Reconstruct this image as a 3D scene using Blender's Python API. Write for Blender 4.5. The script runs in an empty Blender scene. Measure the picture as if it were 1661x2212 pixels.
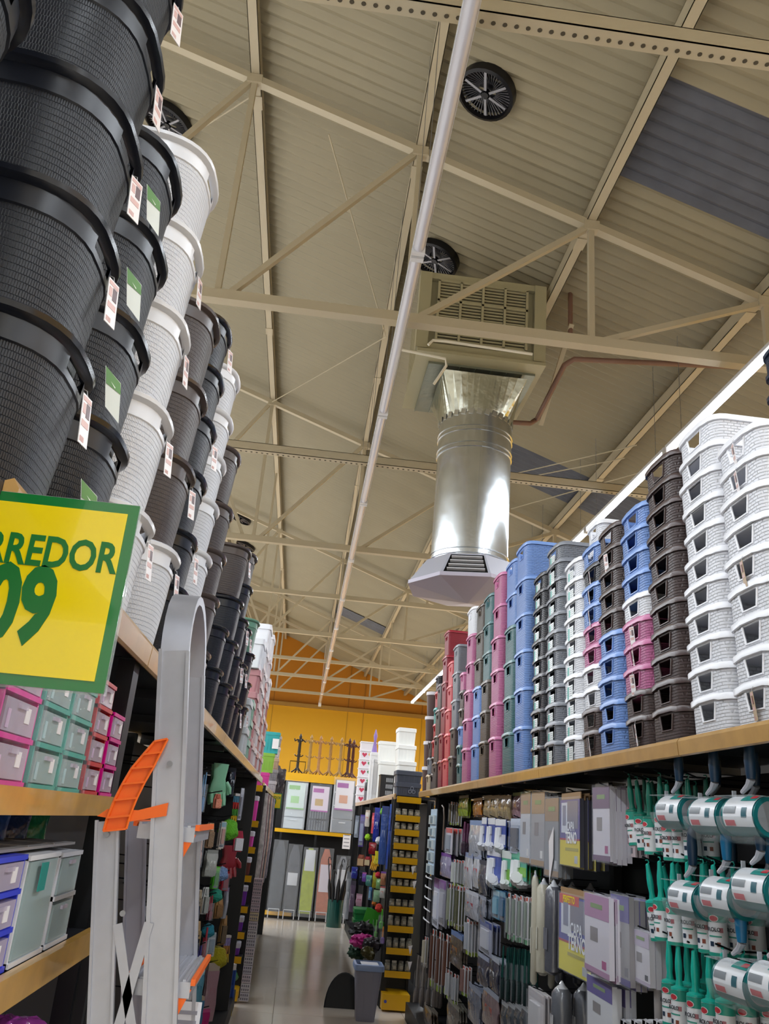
import bpy, math, random
from mathutils import Vector, Matrix, Euler
random.seed(7)
S = bpy.context.scene
C = S.collection
R = math.radians
# ------------------------------------------------------------------ camera
FPX, CX, CY, EYE = 1811.0, 830.5, 1106.0, 1.65
_a = Vector((-193., 659., FPX)).normalized()            # aisle direction (world +Y) in image axes
_v = Vector((420., -4856., FPX)); _v = (_v - _a*_v.dot(_a)).normalized()   # world up
_c = _v.cross(_a); _c = _c if _c.x > 0 else -_c         # world +X
cam_d = bpy.data.cameras.new('camera'); cam = bpy.data.objects.new('camera', cam_d); C.objects.link(cam)
cam_d.sensor_fit = 'HORIZONTAL'; cam_d.sensor_width = 36.0; cam_d.lens = FPX/1661*36.0
cam_d.clip_start = 0.05; cam_d.clip_end = 200
rx = Vector((_c.x, _a.x, _v.x)); ry = Vector((-_c.y, -_a.y, -_v.y)); rz = Vector((-_c.z, -_a.z, -_v.z))
cam.matrix_world = Matrix(((rx.x, ry.x, rz.x, 0), (rx.y, ry.y, rz.y, 0), (rx.z, ry.z, rz.z, EYE), (0, 0, 0, 1)))
S.camera = cam
# ------------------------------------------------------------------ world, exposure
W = bpy.data.worlds.new('world'); S.world = W; W.use_nodes = True
W.node_tree.nodes['Background'].inputs[0].default_value = (0.9, 0.93, 1, 1)
W.node_tree.nodes['Background'].inputs[1].default_value = 0.05
S.view_settings.view_transform = 'Standard'; S.view_settings.look = 'None'
S.view_settings.exposure = 0.0; S.view_settings.gamma = 1.0
S.view_settings.use_curve_mapping = False
TUBE_Z = 5.45; TUBE_X0 = 0.42; TUBE_DX = 2.94
TUBE_EMIT = 9.0; AREA_W = 122.0
for k in (-3, -2, -1, 0, 1, 2):                      # down-light of every lit lamp row (the row over our aisle is lit only behind us)
    for yy in ([-2.6] if k == 0 else [-2.5, 2.5, 7.5, 12.5, 17.5, 22.5, 27.0] if abs(k) < 3 else [2.5, 10, 17.5, 25]):
        ld = bpy.data.lights.new('lamp_light', 'AREA'); ld.shape = 'RECTANGLE'; ld.size = 0.1; ld.size_y = 4.8
        ld.energy = AREA_W*(1.6 if abs(k) == 3 else 1.0); ld.color = (0.85, 0.92, 1.0)
        lo = bpy.data.objects.new('lamp_light', ld); C.objects.link(lo)
        lo.location = (TUBE_X0+TUBE_DX*k-(.6 if k == 2 else 0), yy, TUBE_Z-(0.8 if k == 2 else .06))
        lo['label'] = 'down light of a ceiling lamp row'; lo['category'] = 'light'
# ------------------------------------------------------------------ materials
def lin(c):
    return tuple(((x/12.92) if x <= 0.04045 else ((x+0.055)/1.055)**2.4) for x in c)
def rgb(s):
    return tuple(int(s[i:i+2], 16)/255 for i in (0, 2, 4))
_M = {}
def mat(name, col, rough=0.5, metal=0.0, bump=None, alpha=1.0, emit=0.0, noise=0.0, nscale=8.0, trans=0.0, coat=0.0, spec=0.5, thin=0.0):
    if name in _M: return _M[name]
    m = bpy.data.materials.new(name); m.use_nodes = True; nt = m.node_tree; N = nt.nodes; L = nt.links
    b = N['Principled BSDF']
    if isinstance(col, str): col = rgb(col)
    lc = lin(col) + (1,)
    b.inputs['Base Color'].default_value = lc
    b.inputs['Roughness'].default_value = rough; b.inputs['Metallic'].default_value = metal
    b.inputs['Specular IOR Level'].default_value = spec
    if coat: b.inputs['Coat Weight'].default_value = coat
    if alpha < 1: b.inputs['Alpha'].default_value = alpha
    if trans: b.inputs['Transmission Weight'].default_value = trans
    if emit:
        b.inputs['Emission Color'].default_value = lc; b.inputs['Emission Strength'].default_value = emit
    tc = N.new('ShaderNodeTexCoord')
    if noise:
        nz = N.new('ShaderNodeTexNoise'); nz.inputs['Scale'].default_value = nscale; nz.inputs['Detail'].default_value = 4
        L.new(tc.outputs['Object'], nz.inputs['Vector'])
        mx = N.new('ShaderNodeMix'); mx.data_type = 'RGBA'; mx.blend_type = 'MULTIPLY'
        mr = N.new('ShaderNodeMapRange'); mr.inputs['To Min'].default_value = 1-noise; mr.inputs['To Max'].default_value = 1.0
        mr.inputs['From Min'].default_value = 0.3; mr.inputs['From Max'].default_value = 0.7
        L.new(nz.outputs['Fac'], mr.inputs['Value'])
        mx.inputs['Factor'].default_value = 1.0; mx.inputs['A'].default_value = lc
        L.new(mr.outputs['Result'], mx.inputs['B']); L.new(mx.outputs['Result'], b.inputs['Base Color'])
    if bump:
        kind, su, sv, st = bump
        bp = N.new('ShaderNodeBump'); bp.inputs['Strength'].default_value = st; bp.inputs['Distance'].default_value = 0.003
        if kind in ('weave', 'brush'):
            sp = N.new('ShaderNodeSeparateXYZ'); L.new(tc.outputs['Object'], sp.inputs[0])
            ad = N.new('ShaderNodeMath'); ad.operation = 'ADD'
            L.new(sp.outputs['X'], ad.inputs[0]); L.new(sp.outputs['Y'], ad.inputs[1])
            cb = N.new('ShaderNodeCombineXYZ'); L.new(ad.outputs[0], cb.inputs[0]); L.new(sp.outputs['Z'], cb.inputs[1])
            br = N.new('ShaderNodeTexBrick'); br.inputs['Scale'].default_value = 1.0
            br.inputs['Brick Width'].default_value = su; br.inputs['Row Height'].default_value = sv
            br.inputs['Mortar Size'].default_value = min(su, sv)*0.16; br.inputs['Mortar Smooth'].default_value = 1.0
            br.inputs['Color1'].default_value = (1, 1, 1, 1); br.inputs['Color2'].default_value = (.8, .8, .8, 1)
            br.inputs['Mortar'].default_value = (0, 0, 0, 1)
            L.new(cb.outputs[0], br.inputs['Vector']); L.new(br.outputs['Color'], bp.inputs['Height'])
        else:
            nb = N.new('ShaderNodeTexNoise'); nb.inputs['Scale'].default_value = su; nb.inputs['Detail'].default_value = 3
            L.new(tc.outputs['Object'], nb.inputs['Vector']); L.new(nb.outputs['Fac'], bp.inputs['Height'])
            bp.inputs['Distance'].default_value = sv
        L.new(bp.outputs['Normal'], b.inputs['Normal'])
    if thin:                                              # thin-walled plastic lets some light through
        tr = N.new('ShaderNodeBsdfTranslucent'); tr.inputs['Color'].default_value = lc; ms = N.new('ShaderNodeMixShader'); ms.inputs[0].default_value = thin
        out = N['Material Output']; L.new(b.outputs[0], ms.inputs[1]); L.new(tr.outputs[0], ms.inputs[2]); L.new(ms.outputs[0], out.inputs['Surface'])
    _M[name] = m
    return m
def pm(hexc, rough=0.45):                                # plain plastic of a colour
    return mat('plastic_%s_%d' % (hexc, int(rough*100)), hexc, rough)
def weave(hexc, fine=False):
    if fine: return mat('fine_weave_'+hexc, hexc, 0.42, bump=('weave', .0048, .0105, 1.0))
    return mat('basket_weave_'+hexc, hexc, 0.38, bump=('weave', .022, .010, 1.0), thin=.22)
# ------------------------------------------------------------------ mesh building
class MB:
    def __init__(s): s.v = []; s.f = []
    def add(s, vs, fs):
        o = len(s.v); s.v += [tuple(v) for v in vs]; s.f += [tuple(i+o for i in f) for f in fs]; return s
    def box(s, x0, x1, y0, y1, z0, z1, M=None):
        vs = [Vector((x, y, z)) for z in (z0, z1) for y in (y0, y1) for x in (x0, x1)]
        if M is not None: vs = [M @ v for v in vs]
        return s.add(vs, [(0, 2, 3, 1), (4, 5, 7, 6), (0, 1, 5, 4), (2, 6, 7, 3), (0, 4, 6, 2), (1, 3, 7, 5)])
    def bar(s, p, q, w, h=None, up=(0, 0, 1)):            # rectangular bar from p to q
        p = Vector(p); q = Vector(q); h = h or w; d = (q-p).normalized(); u = Vector(up)
        if abs(d.dot(u)) > 0.98: u = Vector((0, 1, 0))
        a = d.cross(u).normalized()*w/2; b = a.cross(d).normalized()*h/2
        vs = [e+i*a+j*b for e in (p, q) for (i, j) in ((-1, -1), (1, -1), (1, 1), (-1, 1))]
        return s.add(vs, [(0, 1, 2, 3), (7, 6, 5, 4), (0, 4, 5, 1), (1, 5, 6, 2), (2, 6, 7, 3), (3, 7, 4, 0)])
    def tube(s, pts, r, n=8, caps=True):
        pts = [Vector(p) for p in pts]; rs = r if isinstance(r, (list, tuple)) else [r]*len(pts)
        o = len(s.v); prev = None
        for i, p in enumerate(pts):
            d = (pts[min(i+1, len(pts)-1)]-pts[max(i-1, 0)]).normalized()
            if prev is None:
                u = Vector((0, 0, 1)) if abs(d.z) < .9 else Vector((1, 0, 0)); a = d.cross(u).normalized()
            else:
                a = (prev - d*prev.dot(d)).normalized()
            prev = a; b = d.cross(a)
            for k in range(n):
                t = 2*math.pi*k/n; s.v.append(tuple(p+(a*math.cos(t)+b*math.sin(t))*rs[i]))
        for i in range(len(pts)-1):
            for k in range(n):
                s.f.append((o+i*n+k, o+i*n+(k+1) % n, o+(i+1)*n+(k+1) % n, o+(i+1)*n+k))
        if caps:
            s.f.append(tuple(o+k for k in range(n))[::-1]); s.f.append(tuple(o+(len(pts)-1)*n+k for k in range(n)))
        return s
    def rings(s, rs, cap0=True, cap1=True, flip=False):   # loft through closed rings of equal length
        o = len(s.v); n = len(rs[0])
        for r in rs: s.v += [tuple(p) for p in r]
        for i in range(len(rs)-1):
            for k in range(n):
                q = (o+i*n+k, o+i*n+(k+1) % n, o+(i+1)*n+(k+1) % n, o+(i+1)*n+k)
                s.f.append(q[::-1] if flip else q)
        if cap0: s.f.append(tuple(o+k for k in range(n))[::(1 if flip else -1)])
        if cap1: s.f.append(tuple(o+(len(rs)-1)*n+k for k in range(n))[::(-1 if flip else 1)])
        return s
    def lathe(s, prof, n=16, c=(0, 0, 0), cap0=True, cap1=True):
        return s.rings([[(c[0]+r*math.cos(2*math.pi*k/n), c[1]+r*math.sin(2*math.pi*k/n), c[2]+z) for k in range(n)] for r, z in prof], cap0, cap1)
    def ball(s, c, r, sc=(1, 1, 1), n=10, m=6):
        return s.rings([[(c[0]+sc[0]*r*math.sin(math.pi*(i+.02)/(m+.04))*math.cos(2*math.pi*k/n), c[1]+sc[1]*r*math.sin(math.pi*(i+.02)/(m+.04))*math.sin(2*math.pi*k/n), c[2]-sc[2]*r*math.cos(math.pi*(i+.02)/(m+.04))) for k in range(n)] for i in range(m+1)])
    def lumpy(s, amt=.2, f=14.0):                         # uneven, crumpled surface
        from mathutils import noise
        c = sum((Vector(v) for v in s.v), Vector())/len(s.v)
        s.v = [tuple(c+(Vector(v)-c)*(1+amt*noise.noise(Vector(v)*f)+amt*.5*noise.noise(Vector(v)*f*2.7))) for v in s.v]; return s
    def prism(s, poly, x0, x1, axis='x'):                 # poly in the two other axes
        def P(u, v, w):
            return (w, u, v) if axis == 'x' else ((u, w, v) if axis == 'y' else (u, v, w))
        return s.rings([[P(u, v, w) for u, v in poly] for w in (x0, x1)])
    def xf(s, M):
        s.v = [tuple(M @ Vector(v)) for v in s.v]; return s
    def mesh(s, name, smooth=False):
        me = bpy.data.meshes.new(name); me.from_pydata(s.v, [], s.f); me.validate()
        import bmesh
        bm = bmesh.new(); bm.from_mesh(me); bmesh.ops.recalc_face_normals(bm, faces=bm.faces); bm.to_mesh(me); bm.free()
        if smooth:
            for p in me.polygons: p.use_smooth = True
            me.set_sharp_from_angle(angle=R(38))
        me.materials.append(None)
        return me
def inst(me, name, m, parent=None, loc=None, rot=None):
    o = bpy.data.objects.new(name, me); C.objects.link(o)
    if m is not None:
        o.material_slots[0].link = 'OBJECT'; o.material_slots[0].material = m
    if parent is not None: o.parent = parent
    if loc is not None: o.location = loc
    if rot is not None: o.rotation_euler = rot
    return o
def part(mb, name, m, parent=None, smooth=False, label=None, loc=None, rot=None):
    o = inst(mb.mesh(name, smooth), name, m, parent, loc, rot)
    if label: o['label'] = label
    return o
_labels = {}
def tag(o, label, cat, group=None):
    n = len(label.split())
    if n < 4 or n > 16: print('LABEL LENGTH', n, label)
    o['label'] = label; o['category'] = cat
    if group: o['group'] = group
    _labels.setdefault(label, []).append(o.name)
    return o
def thing(name, label, cat, loc=(0, 0, 0), rz=0.0, group=None, rot=None):
    o = bpy.data.objects.new(name, None); C.objects.link(o); o.empty_display_size = 0.02
    o.location = loc; o.rotation_euler = rot if rot else (0, 0, rz)
    return tag(o, label, cat, group)
def struct(mb, name, m, parent=None, smooth=False):
    o = part(mb, name, m, parent, smooth)
    if parent is None: o['kind'] = 'structure'
    return o
def spawn(tpl, name, label, cat, loc, rz=0.0, group=None, mats=None, rot=None):
    """tpl: list of (part name, mesh, material, index of parent part or None); meshes are shared between copies"""
    r = thing(name, label, cat, loc, rz, group, rot); made = []
    for (pn, me, m, pi) in tpl:
        mm = mats.get(pn, m) if mats else m
        made.append(inst(me, pn, mm, made[pi] if pi is not None else r))
    return r
_txt = {}
def text_mesh(s, size, sx=1.0, bold=0.0, ext=0.0004):
    key = (s, size, sx, bold)
    if key in _txt: return _txt[key]
    cu = bpy.data.curves.new('lettering', 'FONT'); cu.body = s; cu.size = size; cu.offset = bold; cu.extrude = ext
    cu.align_x = 'CENTER'; cu.align_y = 'CENTER'; cu.resolution_u = 3
    o = bpy.data.objects.new('lettering', cu); C.objects.link(o)
    dg = bpy.context.evaluated_depsgraph_get(); dg.update()
    me = bpy.data.meshes.new_from_object(o.evaluated_get(dg)); me.name = 'lettering'
    bpy.data.objects.remove(o); bpy.data.curves.remove(cu)
    for v in me.vertices: v.co.x *= sx
    me.materials.clear(); me.materials.append(None); _txt[key] = me
    return me
ORD = ['first', 'second', 'third', 'fourth', 'fifth', 'sixth', 'seventh', 'eighth', 'ninth', 'tenth', 'eleventh', 'twelfth', 'thirteenth', 'fourteenth', 'fifteenth', 'sixteenth']
def ray(px, py):
    d = Vector((px-CX, py-CY, FPX)); return Vector((d.dot(_c), d.dot(_a), d.dot(_v)))
def at(px, py, x=None, y=None, z=None):                   # a point of the room seen at a pixel, at a known x, y or z
    r = ray(px, py); t = x/r.x if x is not None else (y/r.y if y is not None else (z-EYE)/r.z)
    return Vector((r.x*t, r.y*t, EYE+r.z*t))
BLACK = mat('black_shelf_metal', '16161a', 0.5)
DECKU = mat('deck_underside_metal', '1b1b1f', 0.38)
WOODRAIL = mat('wood_print_rail', 'c79c5e', 0.28, noise=.18, nscale=14, coat=.3)
YELLOW = mat('yellow_rail', 'eab10c', 0.4)
WHITE = mat('white_plastic', 'eceef2', 0.4)
STEEL = mat('hook_steel', '9a9ca3', 0.3, 0.8)
CREAM = mat('cream_paint', 'b9af97', 0.5)
FILM = mat('clear_film', 'e8ecf4', 0.08, alpha=.10)
GLASS = mat('clear_plastic_shell', 'dfe6ea', 0.08, alpha=.22)
TAGW = mat('tag_card', 'f0ebec', 0.35)
TAGP = mat('tag_print', '6e5b5e', 0.4)
TAGR = mat('tag_pink_print', 'd8b3ae', 0.4)
# ================================================================== ROOM
X0, X1, Y0, Y1 = -11.0, 7.8, -5.0, 32.6
ROOF0, SLOPE, RIDGE = 7.86, 0.36, -3.6                    # roof height at x = 0, fall per metre, ridge position
def roofz(x): return ROOF0-SLOPE*x if x >= RIDGE else ROOF0-SLOPE*RIDGE-SLOPE*(RIDGE-x)
FLOORM = mat('polished_floor', 'dcd2c6', 0.17, noise=.10, nscale=1.2)
m = MB(); m.box(X0, X1, Y0, Y1, -0.1, 0); fl = struct(m, 'floor', mat('floor_joint', '8f857a', .5))
tile = MB(); tile.box(0, 1.195, 0, 1.195, -0.002, 0.003); tm = tile.mesh('floor_tile')
for i in range(0, 3):
    for j in range(0, 18):
        inst(tm, 'floor_tile', FLOORM, fl, (-1.2+1.2*i, -1+1.2*j, 0))
m = MB()
for i in range(-8, 11):
    if 0 <= i+0 <= 2: continue
    m.box(-1.2+1.2*i, -1.2+1.2*i+1.195, Y0, Y1, -0.002, 0.003)
for j in range(18, 28): m.box(-1.2, 2.395, -1+1.2*j, -1+1.2*j+1.195, -0.002, 0.003)
m.box(-1.2, 2.395, Y0, -1.005, -0.002, 0.003)
o = part(m, 'floor_tiles_far', FLOORM, fl); o['kind'] = 'stuff'
# roof: corrugated sheets one metre wide, each its own piece; some are translucent
ROOFM = mat('roof_sheet_paint', '9b9279', 0.5, noise=.12, nscale=.7)
SKYM = mat('translucent_roof_sheet', '62656f', 0.35, noise=.25, nscale=5)
def sheet(x0, x1, w, n=8):
    prof = []; p = w/n
    for k in range(n):
        y = k*p; prof += [(y+p*q/6, .020-.020*math.cos(2*math.pi*q/6)) for q in range(6)]
    prof.append((w+.002, 0))
    mb = MB(); z0, z1 = roofz(x0), roofz(x1)
    vs = []
    for (y, h) in prof: vs += [(x0, y, z0+h), (x1, y, z1+h), (x1, y, z1+h+.004), (x0, y, z0+h+.004)]
    fs = []
    for i in range(len(prof)-1):
        a, b = 4*i, 4*i+4
        fs += [(a, a+1, b+1, b), (a+3, b+3, b+2, a+2)]
    return mb.add(vs, fs)
ceil = bpy.data.objects.new('ceiling', None); C.objects.link(ceil); ceil['kind'] = 'structure'
segs = [(RIDGE, 2.15), (2.15, 5.4), (5.4, X1)]
sm = [sheet(a, b, 1.04).mesh('roof_sheet', True) for a, b in segs]
sleft = sheet(X0, RIDGE, 1.04).mesh('roof_sheet', True)
sky = {(4, 1): 1, (5, 1): 0, (10, 1): 1, (11, 1): 0, (12, 0): 0}
nrow = 36
skyY = []
def sheet_obj(me, y, mm):
    inst(me, 'roof_sheet', mm, ceil, (0, y, 0))
for j in range(nrow):
    y = -4.80+1.04*j
    for si, me in enumerate(sm):
        mm = ROOFM
        yc = y+.52
        if si == 1 and (abs(yc-4.9) < .53 or abs(yc-11.3) < .53): mm = SKYM
        if si == 0 and abs(yc-25) < .53: mm = ROOFM
        sheet_obj(me, y, mm)
    sheet_obj(sleft, y, ROOFM)
# far skylight strip between two purlins
m = sheet(0.48, 2.05, 1.04); m.v = [(a, b, c-.012) for a, b, c in m.v]
inst(m.mesh('roof_sheet'), 'roof_sheet', SKYM, ceil, (0, 24.4, 0))
# purlins
def cchan(mb, x, z, y0, y1, w=.09, h=.14):
    mb.box(x-w/2, x-w/2+.006, y0, y1, z, z+h); mb.box(x-w/2, x+w/2, y0, y1, z, z+.006)
    mb.box(x-w/2, x+w/2, y0, y1, z+h-.006, z+h); mb.box(x+w/2-.006, x+w/2, y0, y1, z, z+.03)
PX = [-5.9, -4.3, -2.75, -1.13, 0.47, 2.08, 3.68, 5.28, 6.9, 8.5]
for x in PX:
    m = MB(); cchan(m, x, roofz(x)-.15-.02, Y0, Y1)
    o = struct(m, 'roof_purlin', CREAM)
    for yj in range(0, 8):
        mm = MB(); mm.box(x-.05, x+.05, 2.2+yj*4.1, 2.2+yj*4.1+.16, roofz(x)-.178, roofz(x)-.165)
        part(mm, 'splice_plate', CREAM, o)
# trusses and ties
CH = 5.66
def truss(y):
    o = MB(); o.box(-5.9, 5.2, y-.05, y+.05, CH-.04, CH+.05); t = struct(o, 'roof_truss', CREAM)
    for (a, b) in ((RIDGE, 5.4), (RIDGE, -6.2)):
        m = MB(); m.bar((a, y, roofz(a)-.21), (b, y, roofz(b)-.21), .08, .07); part(m, 'top_chord', CREAM, t)
    xs = [x for x in PX if -4.5 < x < 4]
    for i, x in enumerate(xs):
        m = MB(); m.bar((x, y, CH+.04), (x, y, roofz(x)-.22), .05, .05); part(m, 'web_post', CREAM, t)
        if i+1 < len(xs) and x > RIDGE:
            x2 = xs[i+1]; m = MB(); m.bar((x+.10, y, CH+.04), (x2-.04, y, roofz(x2)-.24), .055, .05); part(m, 'web_brace', CREAM, t)
    m = MB(); m.bar((-1.3, y, CH+.04), (-2.65, y, roofz(-2.75)-.24), .055, .05); part(m, 'web_brace', CREAM, t)
    for x in xs:
        m = MB(); m.box(x-.07, x+.07, y-.045, y+.045, roofz(x)-.27, roofz(x)-.175); part(m, 'gusset_plate', CREAM, t)
def tie(y, z=CH):
    m = MB(); m.box(-5.9, 5.6, y-.05, y-.044, z-.05, z+.05); m.box(-5.9, 5.6, y-.05, y+.05, z+.044, z+.05); m.box(-5.9, 5.6, y-.05, y+.05, z-.05, z-.044)
    t = struct(m, 'perforated_tie', CREAM)
    h = MB()
    for i in range(90):
        x = -1.6+i*.062
        h.lathe([(.013, 0), (.013, .0022)], 8, (x, y+.012, z-.0525))
    q = part(h, 'punched_holes', mat('hole_dark', '4a4438', .8), t); q['kind'] = 'stuff'
for y in (6.08, 12.6, 19.3, 25.7): truss(y)
for y in (3.16, 9.1): tie(y)
for y in (15.7, 22.8): 
    m = MB(); m.box(-5.9, 5.2, y-.045, y+.045, CH-.04, CH+.04); t = struct(m, 'roof_strut', CREAM)
    for x in (-1.13, 2.08):
        m = MB(); m.bar((x, y, CH), (x, y, roofz(x)-.2), .04, .04); part(m, 'web_post', CREAM, t)
truss(29.2)
# sag rods (thin cross bracing)
m = MB()
for (y, xs) in ((6.08, (-1.13, .47)), (12.6, (-1.13, .47, 2.08)), (19.3, (-1.13, .47))):
    pass
for (x0, y0, x1, y1) in ((-2.75, 8.2, -1.13, 6.2), (.47, 9.2, -1.13, 12.5), (.47, 9.2, -.4, 6.3), (2.08, 12.6, 3.68, 9.5), (3.68, 9.1, 2.08, 12.4), (5.28, 6.2, 2.9, 12.4)):
    r = MB(); r.tube([(x0, y0, roofz(x0)-.25), (x1, y1, roofz(x1)-.25)], .008, 6); struct(r, 'brace_rod', CREAM)
# walls
YW = mat('yellow_wall_paint', 'dfa915', .6, noise=.04, nscale=.6)
YU = mat('shaded_cladding', 'c07c10', .55, noise=.06, nscale=.8)  # gable cladding; its darker ochre holds the shade above the down-shining tubes
m = MB(); m.box(X0, X1, Y1, Y1+.2, 0, 5.60); wb = struct(m, 'wall_back', YW)
m = MB()
m.add([(X0, Y1+.05, 5.6), ((ROOF0-5.6)/SLOPE, Y1+.05, 5.6), (RIDGE, Y1+.05, roofz(RIDGE)), (X0, Y1+.05, roofz(X0))], [(0, 1, 2, 3)])
part(m, 'gable_cladding', YU, wb)
m = MB(); m.box(X0, X1, Y1-.10, Y1, 5.56, 5.70); part(m, 'ledge_beam', mat('ledge_ochre', 'a9813a', .5), wb)
for x in (1.55, 2.15, 4.4, -1.3, -4.2):
    m = MB(); m.box(x-.015, x+.015, Y1-.012, Y1, 0, 5.56); part(m, 'panel_joint', mat('wall_joint', 'b58a12', .6), wb)
    m = MB(); m.box(x-.02, x+.02, Y1+.03, Y1+.05, 5.7, roofz(x)); part(m, 'panel_joint', mat('clad_joint', '9c6610', .6), wb)
OFFW = mat('offwhite_wall', 'd8d2c4', .7)
m = MB(); m.box(X0-.2, X0, Y0, Y1, 0, roofz(X0)); struct(m, 'wall_left', OFFW)
m = MB(); m.box(X1, X1+.2, Y0, Y1, 0, max(1, roofz(X1))); struct(m, 'wall_right', YW)
m = MB(); m.box(X0, X1, Y0-.2, Y0, 0, 9.2); struct(m, 'wall_front', OFFW)
# tube lamp rows
TUBEM = mat('lit_tube', 'f4f8ff', .3, emit=TUBE_EMIT)
HOUS = mat('lamp_housing', 'dfe2ea', .35)
TOFF = mat('unlit_tube_cover', 'cfd0de', .12, coat=.6)
def lamp_row(k, lit, y0, n, where):
    x = TUBE_X0+TUBE_DX*k; Lg = 2.5
    for i in range(n):
        ya, yb = y0+Lg*i, y0+Lg*(i+1)-.03
        t = thing('tube_lamp', '%s, %s from the back wall' % (where, ORD[n-1-i]), 'lamp', (x, ya, TUBE_Z), 0, where.split(',')[0])
        m = MB(); pr = [(.040*math.cos(a), .048*math.sin(a)) for a in [math.pi+math.pi*q/8 for q in range(9)]]
        m.rings([[(u, w, v) for u, v in pr] for w in (0.02, yb-ya-.02)]); part(m, 'tube_cover', TUBEM if lit else TOFF, t, True)
        m = MB(); m.box(-.044, .044, 0, yb-ya, 0, .035); part(m, 'housing', HOUS, t)
        m = MB()
        for w in (0, yb-ya-.04): m.box(-.046, .046, w, w+.04, -.052, .002)
        part(m, 'end_caps', HOUS, t)
        for w in (.3, yb-ya-.3):
            zt = roofz(x)-TUBE_Z-.05
            m = MB(); m.tube([(0, w, .03), (0, w, zt)], .003, 5); part(m, 'hanger_wire', STEEL, t)
lamp_row(0, False, 2.4-2.5, 12, 'unlit tube lamp above the aisle')
lamp_row(1, True, -.0, 11, 'lit tube lamp above the right gondola')
m = MB(); m.box(TUBE_X0-.05, TUBE_X0+.05, 29.92, 30.02, TUBE_Z-.12, TUBE_Z+.02); m.tube([(TUBE_X0, 29.95, TUBE_Z), (TUBE_X0, 29.95, roofz(TUBE_X0)-.2)], .012, 6)
tag(part(m, 'junction_box', mat('box_white', 'e6e6e6', .4)), 'small white junction box at the far end of the unlit tube', 'box')
for k in (-3, -2, -1):
    x = TUBE_X0+TUBE_DX*k; m = MB(); m.box(x-.04, x+.04, -3, 29, TUBE_Z-.04, TUBE_Z)
    o = part(m, 'tube_lamp_row', TUBEM); tag(o, 'lit tube lamp row over a neighbouring aisle, %s' % ['three aisles left', 'two aisles left', 'one aisle left'][k+3], 'lamp')
# roof vents
VD = mat('vent_black', '15151a', .35, .3); VG = mat('vent_blade', '5a5a60', .35, .5)
def vent(x, y, r, where):
    z = roofz(x)-.03; t = thing('roof_vent', 'round black louvred roof vent with radial struts, '+where, 'vent', (x, y, z), 0)
    t.rotation_euler = (0, math.atan(SLOPE), 0)
    m = MB(); m.lathe([(r*1.12, .03), (r*1.12, -.05), (r, -.06), (r*.96, -.02)], 28, cap0=False, cap1=False); part(m, 'throat_ring', VD, t, True)
    m = MB()
    for k in range(44):
        a = 2*math.pi*k/44; m.bar((r*.98*math.cos(a), r*.98*math.sin(a), -.015), (r*.35*math.cos(a+.25), r*.35*math.sin(a+.25), .02), .006, .02)
    q = part(m, 'louvre_blades', VG, t); q['kind'] = 'stuff'
    m = MB(); m.lathe([(r*1.0, .03), (r*.02, .034)], 24, cap0=False); part(m, 'dome', VD, t)
    for k in range(6):
        a = 2*math.pi*k/6+.3; m = MB(); m.bar((r*.18*math.cos(a), r*.18*math.sin(a), -.04), (r*.92*math.cos(a), r*.92*math.sin(a), -.035), .022, .008)
        part(m, 'strut', mat('vent_strut', '8b8b92', .35, .6), t)
    m = MB(); m.lathe([(.03, 0), (.03, -.05)], 10); part(m, 'hub', VD, t)
vent(.93, 5.32, .225, 'nearest, right of the unlit tube')
vent(.86, 7.62, .24, 'behind the top of the cooler box')
vent(-2.2, 7.35, .25, 'half hidden behind the black hampers')
vent(-2.2, 20.3, .25, 'far left above the brown hampers')
vent(-2.2, 22.6, .25, 'farthest left, just over the hampers')
# evaporative cooler, duct, diffuser
CB = mat('cooler_beige', 'aaa486', .45); CD = mat('cooler_slot_dark', '3a3529', .6)
t = thing('air_cooler', 'beige evaporative cooler box with louvred grille hung under the roof', 'air cooler', (1.33, 7.78, 6.1))
m = MB(); m.box(-.60, .60, -.55, .62, 0, .10); m.box(-.56, .56, -.50, .58, .10, .88); m.box(-.60, .60, -.56, .62, .86, .93)
for sx in (-1, 1):
    m.box(sx*.60-.06, sx*.60+.06, -.58, -.46, .02, .92)
part(m, 'casing', CB, t)
m = MB(); m.box(-.46, .46, -.545, -.53, .12, .84); part(m, 'grille_back', CD, t)
g = MB()
for i in range(5): x = -.46+.92*i/4; g.box(x-.012, x+.012, -.575, -.545, .12, .84)
for i in range(4): z = .12+.72*i/3; g.box(-.47, .47, -.575, -.545, z-.012, z+.012)
part(g, 'grille_frame', CB, t)
for c in range(4):
    for r_ in range(3):
        g = MB(); xa = -.46+.23*c+.014; za = .12+.24*r_+.016
        for k in range(6): g.box(xa, xa+.20, -.565, -.548, za+.036*k+.004, za+.036*k+.018)
        part(g, 'louvre', CB, t)
m = MB()
for k in range(14): m.box(-.62, -.60, -.44+.07*k, -.40+.07*k, .14, .84)
part(m, 'side_louvres', mat('cooler_side', 'a79f80', .5), t)
m = MB(); m.box(-.64, .66, -.60, .66, -.035, 0); part(m, 'drip_tray', CB, t)
UG = mat('galvanised_dark', '8d9388', .38, .7, bump=('noise', 9, .012, .8))
m = MB(); m.box(-.50, .60, -.42, .64, -.06, -.035); part(m, 'duct_collar', UG, t)
m = MB()
for k in range(7): m.box(-.50+.16*k, -.495+.16*k, -.42, .64, -.072, -.06)
part(m, 'collar_seams', UG, t)
t = thing('air_duct', 'shiny galvanised round duct dropping from the cooler box', 'duct', (1.41, 7.75, 4.08))
GALV = mat('galvanised_duct', 'd8dde0', .24, 1.0, noise=.12, nscale=5, bump=('noise', 6, .006, .5))
RO = .375
m = MB(); m.lathe([(RO, 0), (RO, 1.12)], 48, cap0=False, cap1=False); part(m, 'lower_pipe', GALV, t, True)
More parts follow.
